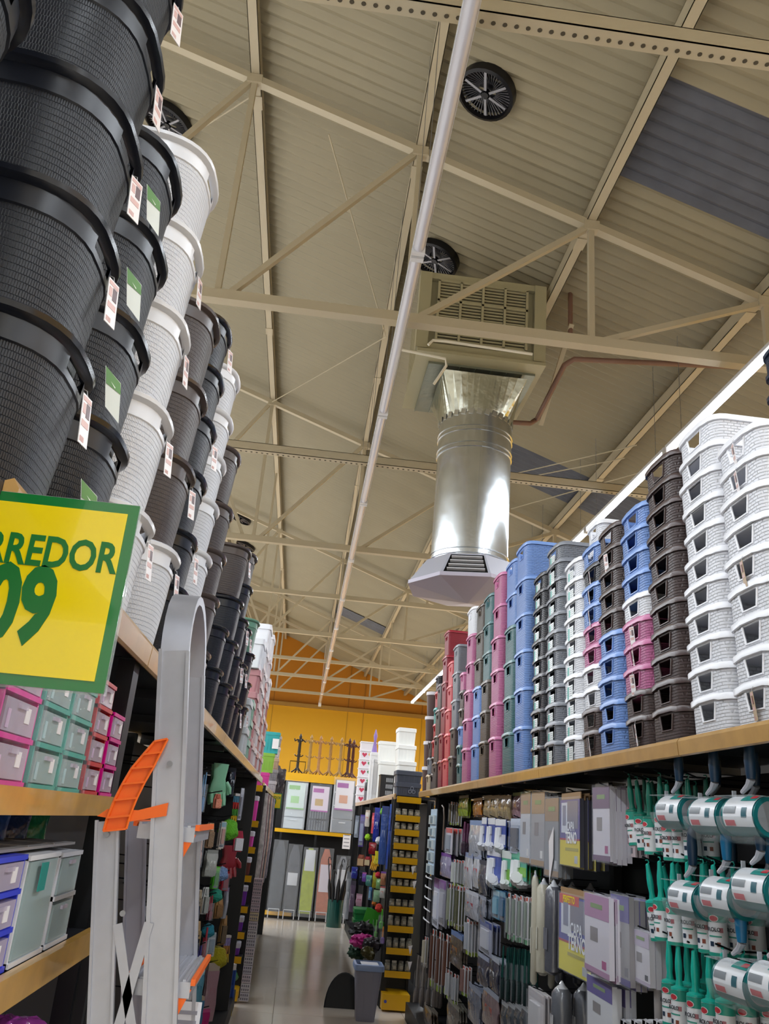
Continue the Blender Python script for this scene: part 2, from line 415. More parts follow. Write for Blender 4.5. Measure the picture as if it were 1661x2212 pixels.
m = MB(); m.lathe([(RO*1.005, 1.12), (RO*1.005, 1.50)], 48, cap0=False, cap1=False); part(m, 'upper_pipe', GALV, t, True)
for z in (1.12, 1.17, 1.30, 1.35, 0.02, 0.07):
    m = MB(); m.rings([[((RO+dr)*math.cos(2*math.pi*k/48), (RO+dr)*math.sin(2*math.pi*k/48), z+dz) for k in range(48)] for dr, dz in ((0, -.008), (.010, -.003), (.010, .003), (0, .008))], False, False)
    part(m, 'seam_bead', GALV, t, True)
m = MB(); n = 48; top = []; bot = []
for k in range(n):
    a = 2*math.pi*k/n; c, s_ = math.cos(a), math.sin(a); q = 1/max(abs(c), abs(s_))
    top.append((.43*c*q+.0, .43*s_*q, 1.89)); bot.append((RO*c, RO*s_, 1.50))
m.rings([bot, top], False, False); part(m, 'square_to_round', mat('galv_folded', 'cdd2c9', .22, 1.0, bump=('noise', 5, .02, .7)), t)
m = MB()
for k in range(30):
    a = 2*math.pi*k/30; m.bar((RO*1.01*math.cos(a), RO*1.01*math.sin(a), 1.47), (RO*1.03*math.cos(a+.03), RO*1.03*math.sin(a+.03), 1.525), .05, .004, up=(math.cos(a), math.sin(a), 0))
q = part(m, 'crimped_teeth', GALV, t); 
m = MB(); m.box(-.01, .01, -RO-.006, -RO+.004, .07, 1.1); part(m, 'pipe_seam', GALV, t)
DG = mat('diffuser_grey', 'aeb0bd', .4); DK = mat('diffuser_inside', '0e0e12', .6)
t = thing('air_diffuser', 'grey octagonal air diffuser with black louvred openings under the duct', 'diffuser', (1.415, 7.75, 3.75), R(9))
def octo(r, z, n=8): return [(r*math.cos(2*math.pi*k/n), r*math.sin(2*math.pi*k/n), z) for k in range(n)]
m = MB(); m.rings([octo(.40, .335), octo(.42, .32)], True, False); part(m, 'top_flange', DG, t)
m = MB(); m.rings([octo(.40, .315), octo(.55, .08)], False, False)
part(m, 'inner_shell', DK, t)
r0, r1, z0, z1 = .43, .60, .325, .085
def oct_pt(k, f, u):                                       # face k, f along face 0..1, u down the slope 0..1
    r = r0+(r1-r0)*u; z = z0+(z1-z0)*u
    a = Vector((r*math.cos(math.pi/4*k), r*math.sin(math.pi/4*k), z)); b = Vector((r*math.cos(math.pi/4*(k+1)), r*math.sin(math.pi/4*(k+1)), z))
    return a.lerp(b, f)
for k in range(8):
    m = MB()
    if k % 2 == 1:
        def quad(f0, f1, u0, u1): m.add([oct_pt(k, f0, u0), oct_pt(k, f1, u0), oct_pt(k, f1, u1), oct_pt(k, f0, u1)], [(0, 1, 2, 3)])
        quad(0, 1, 0, .07); quad(0, 1, .93, 1); quad(0, .05, .07, .93); quad(.95, 1, .07, .93)
        part(m, 'opening_frame', DG, t)
        for j in range(4):
            u = .20+.20*j; b = MB(); b.bar(oct_pt(k, .1, u), oct_pt(k, .9, u), .010, .035, up=(math.cos(math.pi/4*(k+.5)), math.sin(math.pi/4*(k+.5)), .35)); part(b, 'blade', mat('blade_grey', 'c9c9cf', .35), t)
    else:
        m.add([oct_pt(k, 0, 0), oct_pt(k, 1, 0), oct_pt(k, 1, 1), oct_pt(k, 0, 1)], [(0, 1, 2, 3)]); part(m, 'blank_face', DG, t)
m = MB(); m.rings([octo(.43, .326), octo(.39, .33)], False, True); part(m, 'top_plate', DG, t)
m = MB(); m.rings([octo(.605, .095), octo(.605, .06)], False, False)
m.v.append((0, 0, -.05)); c0 = len(m.v)-1
for k in range(8): m.f.append((8+k, 8+(k+1) % 8, c0))
part(m, 'bottom_cone', mat('diffuser_bottom', 'b3aebf', .4), t)
# pipes near the cooler
BP = mat('brown_pipe', '7d5e51', .4)
def pl(*q): return [Vector(v) for v in q]
pA = [at(1232, 490, y=7.3), at(1232, 735, y=7.3)]
m = MB(); m.tube(pA, .026, 8); tag(part(m, 'drain_pipe', BP, None, True), 'brown vertical drain pipe running up to the roof right of the cooler', 'pipe')
q1 = at(1600, 793, y=7.3); q2 = at(1240, 776, y=7.3); q3 = at(1222, 783, y=7.3); q4 = at(1160, 905, y=8.2); q5 = at(1145, 915, y=8.2); q6 = at(1100, 912, y=8.2)
m = MB(); m.tube([q1, q2, q2.lerp(q3, .6)+Vector((0, .03, 0)), q3+(q4-q3)*.04, q4, q4.lerp(q5, .6), q5, q6], .028, 10); tag(part(m, 'water_pipe', BP, None, True), 'long brown water pipe bent around under the roof tie to the duct', 'pipe')
CW = mat('white_conduit', 'e8e4d6', .4)
for nm, ys, lb in ((0, [at(1235, 700, y=7.25), at(1168, 918, y=8.25)], 'cream flat support strip beside the brown water pipe'),):
    m = MB(); m.bar(ys[0], ys[1], .05, .02); tag(part(m, 'support_strip', CREAM), lb, 'bracket')
c = [at(865, 755, y=7.0), at(962, 775, y=7.0), at(964, 790, y=7.05), at(937, 830, y=7.1)]
m = MB(); m.tube(c, .014, 8); tag(part(m, 'conduit', CW, None, True), 'thin cream conduit bent down at the left of the cooler', 'conduit')
c = [at(925, 745, y=7.0), at(935, 735, y=7.0), at(962, 737, y=7.0), at(1150, 765, y=7.0)]
m = MB(); m.tube(c, .014, 8); tag(part(m, 'conduit', CW, None, True), 'thin cream conduit running along under the cooler casing', 'conduit')
# ================================================================== GONDOLAS
PEG = mat('pegboard_black', '121216', .45)
POST = mat('upright_black', '101013', .45)
def pegholes(y0, y1, x, z0=1.7, z1=1.9, nx=1):
    m = MB()
    y = y0
    while y < y1:
        for z in (z0, z0+.03, z0+.06): m.box(x-.0015, x, y, y+.006, z, z+.006)
        y += .028
    return m
def gondola(side, label, xf, xc, y0, seams, ztop, base_cat='shelving', back=True, zr=0.05):
    """side=+1: faces -X (right of aisle); side=-1: faces +X"""
    t = thing('gondola', label, 'shelving', (xf, y0, 0)); s = side; D = abs(xc-xf)
    L = seams[-1]-y0
    def bx(m, a, b, ya, yb, za, zb): m.box(min(s*a, s*b), max(s*a, s*b), ya, yb, za, zb)
    ys = [y-y0 for y in seams]
    ys = [0]+ys
    for a, b in zip(ys, ys[1:]):
        m = MB(); bx(m, .012, D+.30, a+.004, b-.004, ztop-.035, ztop-.005); part(m, 'top_shelf', DECKU, t)
        for q in (.25, .6): m = MB(); bx(m, .03, D, a+(b-a)*q, a+(b-a)*q+.04, ztop-.06, ztop-.035); part(m, 'shelf_stiffener', DECKU, t)
        if y0+b < .95: continue
        m = MB(); pr = [(0, ztop-zr), (.006, ztop-zr-.004), (.014, ztop-zr), (.014, ztop), (.004, ztop+.004), (-.004, ztop-.008)]
        m.rings([[(s*u, w, v) for u, v in pr] for w in (a+.003, b-.003)]); part(m, 'price_rail', WOODRAIL, t)
    if back:
        m = MB(); bx(m, D-.01, D, 0, L, .12, ztop-.06); part(m, 'pegboard', PEG, t)
        for a in ys:
            m = MB(); bx(m, D-.05, D+.02, max(0, a-.03), min(L, a+.03)+.001, 0, ztop-.04); part(m, 'upright_post', POST, t)
    return t, bx, ys, L, D
GR, bx, ysR, LR, DR = gondola(1, 'long black right gondola with wood-print top rail, stacked with baskets', 1.2, 1.62, .6, [1.05, 2.69, 4.34, 5.85, 7.35, 8.75], 1.985)
m = MB(); bx(m, .0, DR, 0, LR, 0, .14); part(m, 'base_plinth', BLACK, GR)
m = pegholes(6.6, 8.0, DR-.01, 1.72); o = part(m, 'peg_holes', mat('hole_light', '8a8a90', .5), GR); o['kind'] = 'stuff'
m = MB(); bx(m, .10, .13, 7.68, 7.72, .1, 1.93); part(m, 'end_upright', mat('upright_grey', '4b4b50', .4), GR)
m = MB(); bx(m, .13, DR, 7.69, 7.71, .1, 1.93); part(m, 'end_panel', POST, GR)
GL, bxl, ysL, LL, DL = gondola(-1, 'long black left gondola with wood-print top rail, stacked with hampers', -.36, -.80, .3, [.93, 1.9, 4.0, 5.5, 7.0, 8.75], 1.985)
m = MB(); bxl(m, .0, DL, 0, LL, 0, .14); part(m, 'base_plinth', BLACK, GL)
m = MB(); bxl(m, .01, DL, 7.55, 7.60, .1, 1.93); part(m, 'end_panel', POST, GL)
m = MB(); bxl(m, .02, .055, 1.56, 1.62, 0, 1.94); part(m, 'front_upright', POST, GL)
m = MB(); bxl(m, .0, .03, 1.575, 1.60, .0, 1.60); part(m, 'front_upright', POST, GL)
# the two small-goods shelves in the near left bay
def lshelf(z, h, lab, x=0.0, yb=1.55):
    m = MB(); bxl(m, x+.012, DL-.02, .0, yb, z-.03, z); part(m, 'shelf', DECKU, GL)
    m = MB(); pr = [(x, z-h), (x+.012, z-h), (x+.012, z+.003), (x-.003, z+.003)]
    m.rings([[(-u, w, v) for u, v in pr] for w in (.0, yb)]); part(m, 'shelf_rail', mat('wood_print_yellow', 'cf9f50', .3, noise=.2, nscale=20, coat=.3), GL)
lshelf(1.655, .032, 'u'); lshelf(1.415, .042, 'l')
# right-hand second run beyond the end rack
G2, bx2, y2, L2, D2 = gondola(1, 'far right gondola run behind the jar end rack, packed with cleaning goods', 1.0, 1.4, 9.12, [10.6, 12.1, 13.6, 15.2], 1.96)
m = MB(); bx2(m, 0, D2, 0, L2, 0, .14); part(m, 'base_plinth', BLACK, G2)
for a in (0.02, 1.5, 3.0, 4.5, 6.0):
    m = MB(); bx2(m, .0, .05, a, a+.05, 0, 1.92); part(m, 'front_upright', POST, G2)
G3, bx3, y3, L3, D3 = gondola(-1, 'far left gondola run behind the gift-box end rack', -.36, -.80, 9.3, [10.8, 12.3, 13.9], 1.96)
m = MB(); bx3(m, 0, D3, 0, L3, 0, .14); part(m, 'base_plinth', BLACK, G3)
for a in (4.45, 3.0):
    m = MB(); bx3(m, -.07 if a > 4 else 0, .05, a, a+.07, 0, 1.92); part(m, 'front_upright', POST, G3)
# end racks with yellow rails
def end_rack(name_lab, x0, x1, y, levels, baseh):
    t = thing('end_rack', name_lab, 'shelving', ((x0+x1)/2, y, 0)); w = (x1-x0)/2
    m = MB(); m.box(-w, w, .30, .32, 0, 1.93); part(m, 'back_panel', PEG, t)
    for sx in (-1, 1):
        m = MB(); m.box(sx*w-.012, sx*w+.012, .25, .31, 0, 1.93); part(m, 'upright', POST, t)
    for z in levels:
        m = MB(); m.box(-w+.01, w-.01, .01, .30, z-.02, z-.004); part(m, 'shelf', DECKU, t)
        m = MB(); m.rings([[(a, u, v) for u, v in ((0, z-.055), (.008, z-.058), (.008, z), (-.012, z+.002))] for a in (-w+.008, w-.008)]); part(m, 'yellow_rail', YELLOW, t)
    m = MB(); m.box(-w, w, -.01, .30, .02, baseh); part(m, 'yellow_base', YELLOW, t)
    return t
er_z = [at(880, py, y=9.0).z for py in (1722, 1762, 1793, 1823, 1854, 1884, 1916, 1960, 2002, 2050, 2100, 2150)]
ER = end_rack('narrow end rack with twelve yellow-edged shelves of glass jars', 1.005, 1.27, 9.0, er_z[:-1], er_z[-1]-.0)
m = MB(); m.lathe([(.014, 0), (.014, .002)], 14); m.xf(Matrix.Translation((-.10, -.012, .09)) @ Matrix.Rotation(R(90), 4, 'X')); part(m, 'round_sticker', pm('4a4fae'), ER)
el_z = [at(525, py, y=8.95).z for py in (1700, 1780, 1838, 1894, 1897+8, 1962, 2018, 2073, 2140)]
el_z = [at(530, 1694, y=8.9).z, at(522, 1771, y=8.9).z, at(520, 1828, y=8.9).z, at(515, 1890, y=8.9).z, at(512, 1957, y=8.9).z, at(508, 2013, y=8.9).z, at(504, 2066, y=8.9).z]
EL = end_rack('narrow end rack with yellow-edged shelves of pink and purple boxes', -.60, -.345, 8.9, el_z, .10)
# back gondola
t = thing('gondola', 'black gondola across the aisle end with yellow shelf edges', 'shelving', (.4, 16.0, 0)); GB = t
m = MB(); m.box(-2.2, 1.6, .42, .45, 0, 2.3); part(m, 'back_panel', PEG, t)
m = MB(); m.box(-2.2, 1.6, .0, .45, 2.27, 2.30); part(m, 'top_shelf', DECKU, t)
m = MB(); m.box(-2.2, 1.6, -.01, 0, 2.26, 2.40); part(m, 'top_rail', YELLOW, t)
m = MB(); m.box(-2.2, 1.6, .0, .45, 1.40, 1.43); part(m, 'middle_shelf', DECKU, t)
m = MB(); m.box(-2.2, .62, -.01, 0, 1.385, 1.445); part(m, 'yellow_rail', YELLOW, t)
m = MB(); m.box(-2.2, 1.6, .0, .45, 0, .12); part(m, 'base', BLACK, t)
m = MB(); m.box(-2.2, -.28, -.012, 0, .05, .12); part(m, 'base_rail', YELLOW, t)
for x in (-.62, .0, .62):
    m = MB(); m.box(x-.02, x+.02, -.005, .04, 0, 2.3); part(m, 'upright', POST, t)
# neighbouring gondolas seen only by a sliver, closing the view between the racks
for (x, y, lab) in ((3.9, 1.0, 'gondola of the next aisle on the right, mostly hidden'),):
    g = thing('gondola', lab, 'shelving', (x, y, 0))
    m = MB(); m.box(0, .8, 0, 12, 0, 1.9); part(m, 'body', BLACK, g)
# ================================================================== BASKETS AND HAMPERS
def rrect(hx, hy, r, hw, n=4):
    """rounded rectangle, counter-clockwise, with the +X side split at y=-hw and y=+hw; index 0,1 are those two points"""
    p = [(hx, -hw), (hx, hw)]
    for (cx, cy, a0) in ((hx-r, hy-r, 0), (-hx+r, hy-r, 90), (-hx+r, -hy+r, 180), (hx-r, -hy+r, 270)):
        for k in range(n+1):
            a = R(a0+90*k/n); p.append((cx+r*math.cos(a), cy+r*math.sin(a)))
    return p
def tub_wall(mb, Lx, Wy, rad, hw, zs, hole, taper, H, t=.0028):
    """double walled loft with a real hole between levels hole and hole+1 on the +X side"""
    def ring(z, off):
        s = taper+(1-taper)*z/H
        hq = hw*(.74 if z <= hz0 and z > 0 else 1)
        return [(x*s, y*s, z) for x, y in rrect(Lx/2-off, Wy/2-off, rad-off if rad > off else rad, hq)]
    hz0 = zs[hole]+1e-6 if hole is not None else 0
    n = len(ring(0, 0)); o = len(mb.v); i0 = o+n*len(zs)
    for z in zs: mb.v += ring(z, 0)
    for z in zs: mb.v += ring(z, t)
    for i in range(len(zs)-1):
        for k in range(n):
            if i == hole and k == 0: continue
            k2 = (k+1) % n
            mb.f.append((o+i*n+k, o+i*n+k2, o+(i+1)*n+k2, o+(i+1)*n+k))
            mb.f.append((i0+i*n+k, i0+(i+1)*n+k, i0+(i+1)*n+k2, i0+i*n+k2))
    for k in range(n):
        k2 = (k+1) % n; q = len(zs)-1
        mb.f.append((o+q*n+k, o+q*n+k2, i0+q*n+k2, i0+q*n+k)); mb.f.append((o+k2, o+k, i0+k, i0+k2))
    if hole is not None:
        h = hole
        a, b, c, d = o+h*n, o+h*n+1, o+(h+1)*n+1, o+(h+1)*n; A, B, Cc, Dd = a+i0-o, b+i0-o, c+i0-o, d+i0-o
        mb.f += [(a, b, B, A), (b, c, Cc, B), (c, d, Dd, Cc), (d, a, A, Dd)]
    return n
def basket_tpl(Lx, Wy, H, taper=.975, rad=.045, hw=.052, hz=(.34, .80), lip=.007):
    zs = [0, H*hz[0], H*hz[1], H-.010, H]
    b = MB(); tub_wall(b, Lx, Wy, rad, hw, zs, 1, taper, H)
    s = taper; pts = rrect(Lx/2*s, Wy/2*s, rad*s, hw*s)
    b.rings([[(x, y, .0) for x, y in pts], [(x, y, .003) for x, y in pts]])
    body = b.mesh('body', True)
    m = MB(); rs = []
    for (off, z) in ((-.001, H-.019), (lip, H-.019), (lip+.001, H-.004), (lip-.002, H+.001), (-.004, H+.001), (-.004, H-.006)):
        rs.append([(x, y, z + (.004 if abs(y) < Wy*.33 else -.003)) for x, y in rrect(Lx/2+off, Wy/2+off, rad+off, hw)])
    rs.append(rs[0]); m.rings(rs, False, False); rim = m.mesh('rim', True)
    # frame around the handle hole
    m = MB(); zc0, zc1 = H*hz[0], H*hz[1]
    def X(z): return Lx/2*(taper+(1-taper)*z/H)
    loop = [(X(zc1), -hw, zc1), (X(zc0), -hw*.74, zc0), (X(zc0), hw*.74, zc0), (X(zc1), hw, zc1)]
    m.tube([(x+.001, y, z) for x, y, z in loop], .0035, 6); fr = m.mesh('handle_frame', True)
    return [('body', body, None, None), ('rim', rim, None, None), ('handle_frame', fr, None, None)]
def colored(tpl, col, fine=False):
    return {'body': weave(col, fine), 'rim': pm(col, .3), 'handle_frame': pm(col, .3)}
def add_card(root, loc, rot, w=.028, h=.062, kind='white'):
    g = bpy.data.objects.new('hang_tag', TAGME['card']); C.objects.link(g); g.parent = root; g.location = loc; g.rotation_euler = rot
    g.material_slots[0].link = 'OBJECT'; g.material_slots[0].material = TAGW if kind != 'brown' else pm('c2a98a')
    a = inst(TAGME['pic'], 'tag_print', TAGP if kind != 'brown' else pm('6b3a2c'), g); b = inst(TAGME['top'], 'tag_print', TAGR, g)
    inst(TAGME['loop'], 'tag_string', pm('c9c9cc'), g)
    return g
m = MB(); m.box(-.0006, .0006, -.014, .014, -.078, 0); me_card = m.mesh('hang_tag')
m = MB(); m.box(.0006, .0012, -.001, .010, -.034, -.012); m.box(-.0012, -.0006, -.001, .010, -.034, -.012); me_pic = m.mesh('tag_print')
m = MB(); m.box(.0006, .0011, -.012, .012, -.010, -.003)
for q in range(7): m.box(.0006, .0012, -.011+q*.0018, -.0102+q*.0018, -.074, -.066)
m.box(.0006, .0011, -.011, -.003, -.03, -.014); m.box(.0006, .0011, -.011, .010, -.05, -.040); me_top = m.mesh('tag_print')
m = MB(); m.tube([(0, 0, -.003), (-.004, .004, .012), (-.010, .003, .016)], .0007, 5); me_loop = m.mesh('tag_string')
TAGME = {'card': me_card, 'pic': me_pic, 'top': me_top, 'loop': me_loop}
SM = basket_tpl(.36, .275, .112)                          # low woven basket
LG = basket_tpl(.38, .29, .245, taper=.97, hw=.048, hz=(.66, .88))
MD = basket_tpl(.30, .20, .15, hw=.04, hz=(.55, .85), rad=.03)
BX = basket_tpl(.34, .25, .235, taper=.95, hw=.034, hz=(.66, .80), rad=.025)
COL = dict(white='f6f7fc', brown='4a3a38', pink='c9709f', blue='7ba0e0', black='2b2b33', grey='82868f', teal='47777b', dkbrown='4e4236',
           red='9c1f34', coral='e2555e', scarlet='c62b33', aqua='2fa39c', beige='c7b394', ltpink='dfa0b4', navy='1f2d45')
def stack(phrase, x, yfar, base, cols, tpl, pitch, W, rz=math.pi, group=None, tags=(), sticker=False, cat='basket', shape='woven plastic basket', dx=0):
    """cols from bottom to top; yfar is the far end of the rims"""
    z = base; n = len(cols)
    for i, cn in enumerate(cols):
        pt = pitch[i] if isinstance(pitch, (list, tuple)) else pitch
        tp = tpl[i] if isinstance(tpl, list) and isinstance(tpl[0], list) else tpl
        pos = 'topmost' if i == n-1 else ('bottom one' if i == 0 else ORD[i]+' from bottom')
        lab = '%s %s, %s in %s' % (cn if cn not in ('dkbrown', 'ltpink') else {'dkbrown': 'olive-brown', 'ltpink': 'light pink'}[cn], shape, pos, phrase)
        jx = random.uniform(-.004, .004); jy = random.uniform(-.004, .004)
        r = spawn(tp, 'storage_basket' if cat == 'basket' else 'laundry_hamper', lab, cat, (x+.18+dx+jx, yfar-W/2+jy, z), rz+random.uniform(-.015, .015), group, colored(tp, COL[cn], cat != 'basket'))
        if sticker:
            s = inst(STK, 'price_sticker', pm('dfe6e4', .3), r, (.183, -.02, .035)); 
            inst(STK2, 'sticker_print', pm('3fa69a', .4), s, (0, 0, 0)); inst(STK3, 'sticker_print', pm('9aa3a8', .4), s, (0, 0, 0))
        if i in tags:
            add_card(r, (.192, .0 if rz > 3 else .05, .085), (0, .12, .25*random.choice((-1, 1))), kind='brown' if phrase.startswith('the nearest white') and i < 6 else 'white')
        z += pt
    return z
m = MB(); m.box(-.001, .001, -.03, .045, -.033, .033); STK = m.mesh('price_sticker')
m = MB(); m.box(.001, .0018, -.028, -.008, -.03, .028); STK2 = m.mesh('sticker_print')
m = MB()
for k in range(5): m.box(.001, .0016, .0, .038, .022-k*.010, .026-k*.010)
STK3 = m.mesh('sticker_print')
B0 = 1.988
g = 'baskets on the right gondola'
w = ['white']
stack('the nearest white stack on the right', 1.22, 2.375, B0, w*9, SM, .0942, .29, tags=(0, 4, 7, 8), group=g)
stack('the taller second white stack', 1.22, 2.66, B0, w*11, SM, .0916, .29, group=g)
stack('the all-brown stack beside the white ones', 1.22, 2.965, B0, ['brown']*11, SM, .0925, .29, group=g)
stack('the brown-pink-white-blue stack', 1.22, 3.225, B0, ['brown']*2+['pink']*3+['white']+['blue']*4, SM, .092, .275, tags=(0, 2, 3, 4), group=g)
zt = stack('the half blue, half brown stack', 1.22, 3.52, B0, ['blue']*5+['brown']*5, SM, .0938, .29, group=g, tags=(8,))
stack('the pair behind the blue-brown stack', 1.62, 3.60, 2.78, ['blue', 'blue'], SM, .0938, .29, group=g)
stack('the slim five-colour stack', 1.235, 3.775, B0, ['brown']*2+['white']*2+['pink']*2+['blue']*2+['black', 'blue'], SM, .0938, .27, tags=(0, 6, 7, 8), group=g)
r = spawn(MD, 'storage_basket', 'white basket on top of the slim five-colour stack', 'basket', (1.42, 3.69, B0+.94), math.pi, g, colored(MD, COL['white']))
stack('the white stack with green stickers', 1.23, 4.03, B0, w*10, SM, .0938, .27, sticker=True, group=g)
stack('the grey stack with stickers', 1.22, 4.335, B0, ['grey']*12, SM, .0922, .29, sticker=True, group=g)
stack('the black stack with stickers', 1.22, 4.61, B0, ['black']*11, SM, .0938, .27, sticker=True, group=g)
stack('the tall blue stack', 1.22, 4.99, B0, ['blue']*6, LG, .218, .30, shape='deep woven basket', group=g)
stack('the teal stack topped with blue', 1.235, 5.33, B0, ['teal']*4+['blue']*2, LG, .218, .30, shape='deep woven basket', group=g)
stack('the tall pink stack', 1.22, 5.66, B0, ['pink']*6, LG, .218, .30, shape='deep woven basket', group=g)
stack('the brown stack topped with teal', 1.225, 5.97, B0, ['dkbrown']*3+['teal']*3, LG, .205, .28, shape='deep woven basket', group=g)
stack('the blue stack topped with brown', 1.225, 6.26, B0, ['blue']*3+['dkbrown']*3, LG, .205, .27, shape='deep woven basket', group=g)
stack('the pink stack under one white', 1.22, 6.60, B0, ['pink']*5+['white'], LG, .215, .30, shape='deep woven basket', group=g)
stack('the short mixed small stack', 1.22, 6.86, B0, ['teal', 'teal', 'blue', 'dkbrown', 'brown', 'pink'], MD, .142, .22, shape='small woven basket', group=g, dx=-.03)
stack('the brown stack topped with grey', 1.22, 7.30, B0, ['brown']*2+['grey']*2+['grey'], BX, .232, .28, shape='deep lidded basket', group=g)
stack('the coral stack', 1.225, 7.60, B0, ['coral']*5, BX, .21, .26, shape='deep basket', group=g)
stack('the dark red stack', 1.22, 7.88, B0, ['red']*6, BX, .235, .26, shape='deep basket', group=g)
stack('the brown stack after the dark reds', 1.22, 8.15, B0, ['brown']*4, BX, .24, .26, shape='deep basket', group=g)
stack('the red, aqua and brown stack', 1.22, 8.42, B0, ['brown', 'brown', 'scarlet', 'scarlet', 'aqua', 'scarlet', 'black'], MD, .155, .22, shape='small basket', group=g)
stack('the short beige stack', 1.21, 8.62, B0, ['beige', 'grey', 'brown'], MD, .16, .2, shape='small basket', group=g)
LID = MB().lathe([(.085, 0), (.09, .004), (.088, .035), (.02, .045)], 20).mesh('lid', True)
CANB = MB().lathe([(.07, 0), (.082, .20)], 20).mesh('canister', True)
for i in range(4):
    r = spawn([('canister', CANB, pm('4a2f2b'), None), ('lid', LID, pm('dcd9de'), None)], 'storage_canister', 'brown canister with white lid, %s in the column at the far gondola corner' % ['bottom', 'second', 'third', 'topmost'][i], 'canister', (1.29, 8.66, B0+i*.246), 0, 'lidded canisters at the gondola end')
    r.children[1].location = (0, 0, .20)
# dark blue baskets at the upper right edge of the picture
for i in range(5):
    pass
stack('the navy stack at the right edge', 1.64, 2.78, B0, ['navy']*16, SM, .0938, .29, group=g)
# ---------------------------------------------------------------- hampers on the left
def oval(hx, hy, n=36, p=2.9):
    r = []
    for k in range(n):
        a = 2*math.pi*k/n; c, s = math.cos(a), math.sin(a)
        r.append((hx*math.copysign(abs(c)**(2/p), c), hy*math.copysign(abs(s)**(2/p), s)))
    return r
def hamper_tpl(hx=.20, hy=.145, H=.25, taper=.90, band=.048, lip=.012):
    n = 40
    def ring(z, off, sc=1.0):
        s = taper+(1-taper)*z/H
        return [(x*s*sc, y*s*sc, z) for x, y in oval(hx-off, hy-off, n)]
    m = MB(); m.rings([ring(0, 0.012), ring(.006, .003), ring(H*.5, .0), ring(H-band, 0)], True, False); body = m.mesh('woven_body', True)
    # smooth band with the handle opening at the aisle end, double walled
    m = MB(); zs = [H-band, H-band+.010, H-band+.034, H-.004]; o = 0
    outs = [ring(z, -.002) for z in zs]; ins = [ring(z, .003) for z in zs]
    for r in outs+ins: m.v += r
    q = len(zs)
    hole = [k for k in range(n) if abs(outs[1][k][1]) < .052 and abs(outs[1][(k+1) % n][1]) < .056 and outs[1][k][0] > 0 and outs[1][(k+1) % n][0] > 0]
    for i in range(q-1):
        for k in range(n):
            k2 = (k+1) % n
            if i == 1 and k in hole: continue
            m.f.append((i*n+k, i*n+k2, (i+1)*n+k2, (i+1)*n+k)); m.f.append(((q+i)*n+k, (q+i+1)*n+k, (q+i+1)*n+k2, (q+i)*n+k2))
    for k in range(n):
        k2 = (k+1) % n; m.f.append((k, k2, q*n+k2, q*n+k))
        if k in hole:
            m.f.append((n+k, n+k2, (q+1)*n+k2, (q+1)*n+k)); m.f.append((2*n+k, 2*n+k2, (q+2)*n+k2, (q+2)*n+k))
    bandm = m.mesh('smooth_band', True)
    m = MB(); rs = [ring(z, off) for off, z in ((.003, H-.018), (-.004, H-.016), (-lip, H-.010), (-lip-.001, H-.002), (-lip+.004, H+.002), (.004, H+.002), (.004, H-.006))]
    rs.append(rs[0]); m.rings(rs, False, False); rim = m.mesh('rim', True)
    m = MB(); rs = [ring(z, off) for off, z in ((0, H-band-.003), (-.0028, H-band-.001), (-.0028, H-band+.003), (0, H-band+.004))]; m.rings(rs, False, False); bead = m.mesh('bead', True)
    m = MB(); m.rings([ring(.030, .010), ring(H-.02, .006)], False, False, True); inner = m.mesh('inner_wall', True)
    return [('woven_body', body, None, None), ('smooth_band', bandm, None, None), ('rim', rim, None, None), ('bead', bead, None, None)]
HM = hamper_tpl(); HS = hamper_tpl(.19, .137, .215, .91, .044, .010)
HC = dict(black='191c25', white='e6e8ee', brown='4d4340', green='6f9d86')
def hstack(phrase, cn, yfar, rims, tpl, H, tagk=None, hy=.155, xr=-.362, hx=.21, sticker=False, total=None):
    """rims: heights of the rim tops from the lowest upward"""
    n = len(rims)
    for i, zt in enumerate(rims):
        c = cn[i] if isinstance(cn, list) else cn
        pos = 'topmost' if i == n-1 and n > 1 else ('lowest' if i == 0 and n > 1 else (ORD[i]+' up' if n > 1 else 'only one'))
        lab = '%s oval woven hamper, %s in %s' % (c, pos, phrase)
        fm = {'woven_body': weave(HC[c], True), 'smooth_band': pm(HC[c], .28), 'rim': pm(HC[c], .22), 'bead': pm(HC[c], .3)}
        r = spawn(tpl, 'laundry_hamper', lab, 'hamper', (xr-hx+random.uniform(-.002, .002), yfar-hy+random.uniform(-.003, .003), zt-H), random.uniform(-.02, .02), 'hampers on the left gondola', fm)
        if tagk and i in tagk:
            gt = add_card(r, (hx*.985, .045, H-.036), (.0, -.10, random.uniform(-.5, -.2)))
        if sticker:
            s = MB(); z0, z1 = .03, .12
            s.add([(0, -.02, z1), (0, .012, z1-.02), (0, .022, z0), (0, -.006, z0+.02)], [(0, 1, 2, 3)])
            q = part(s, 'leaf_label', pm('d9ded8', .3), r, loc=(hx*.935, -.095, .02), rot=(0, .0, -.9)); 
            s = MB(); s.add([(0.0008, -.019, z1-.001), (0.0008, .011, z1-.021), (.0008, .015, z0+.05), (0.0008, -.013, z0+.06)], [(0, 1, 2, 3)]); part(s, 'label_print', pm('5f8f4c', .4), q)
            s = MB(); s.add([(0.0014, -.006, z1-.024), (0.0014, .003, z1-.034), (.0014, .004, z0+.058), (0.0014, -.006, z0+.066)], [(0, 1, 2, 3)]); part(s, 'leaf_print', pm('e9f2e6', .4), q)
hstack('the near left corner stack', 'black', .765, [2.232+.195*i for i in range(6)], HM, .25, tagk=(3, 4))
hstack('the nearest full black stack', 'black', 1.235, [2.232, 2.430, 2.622, 2.814, 3.005, 3.2], HM, .25, tagk=range(6))
hstack('the second black stack with leaf labels', 'black', 1.515, [2.228, 2.428, 2.622, 2.805], HM, .25, sticker=True)
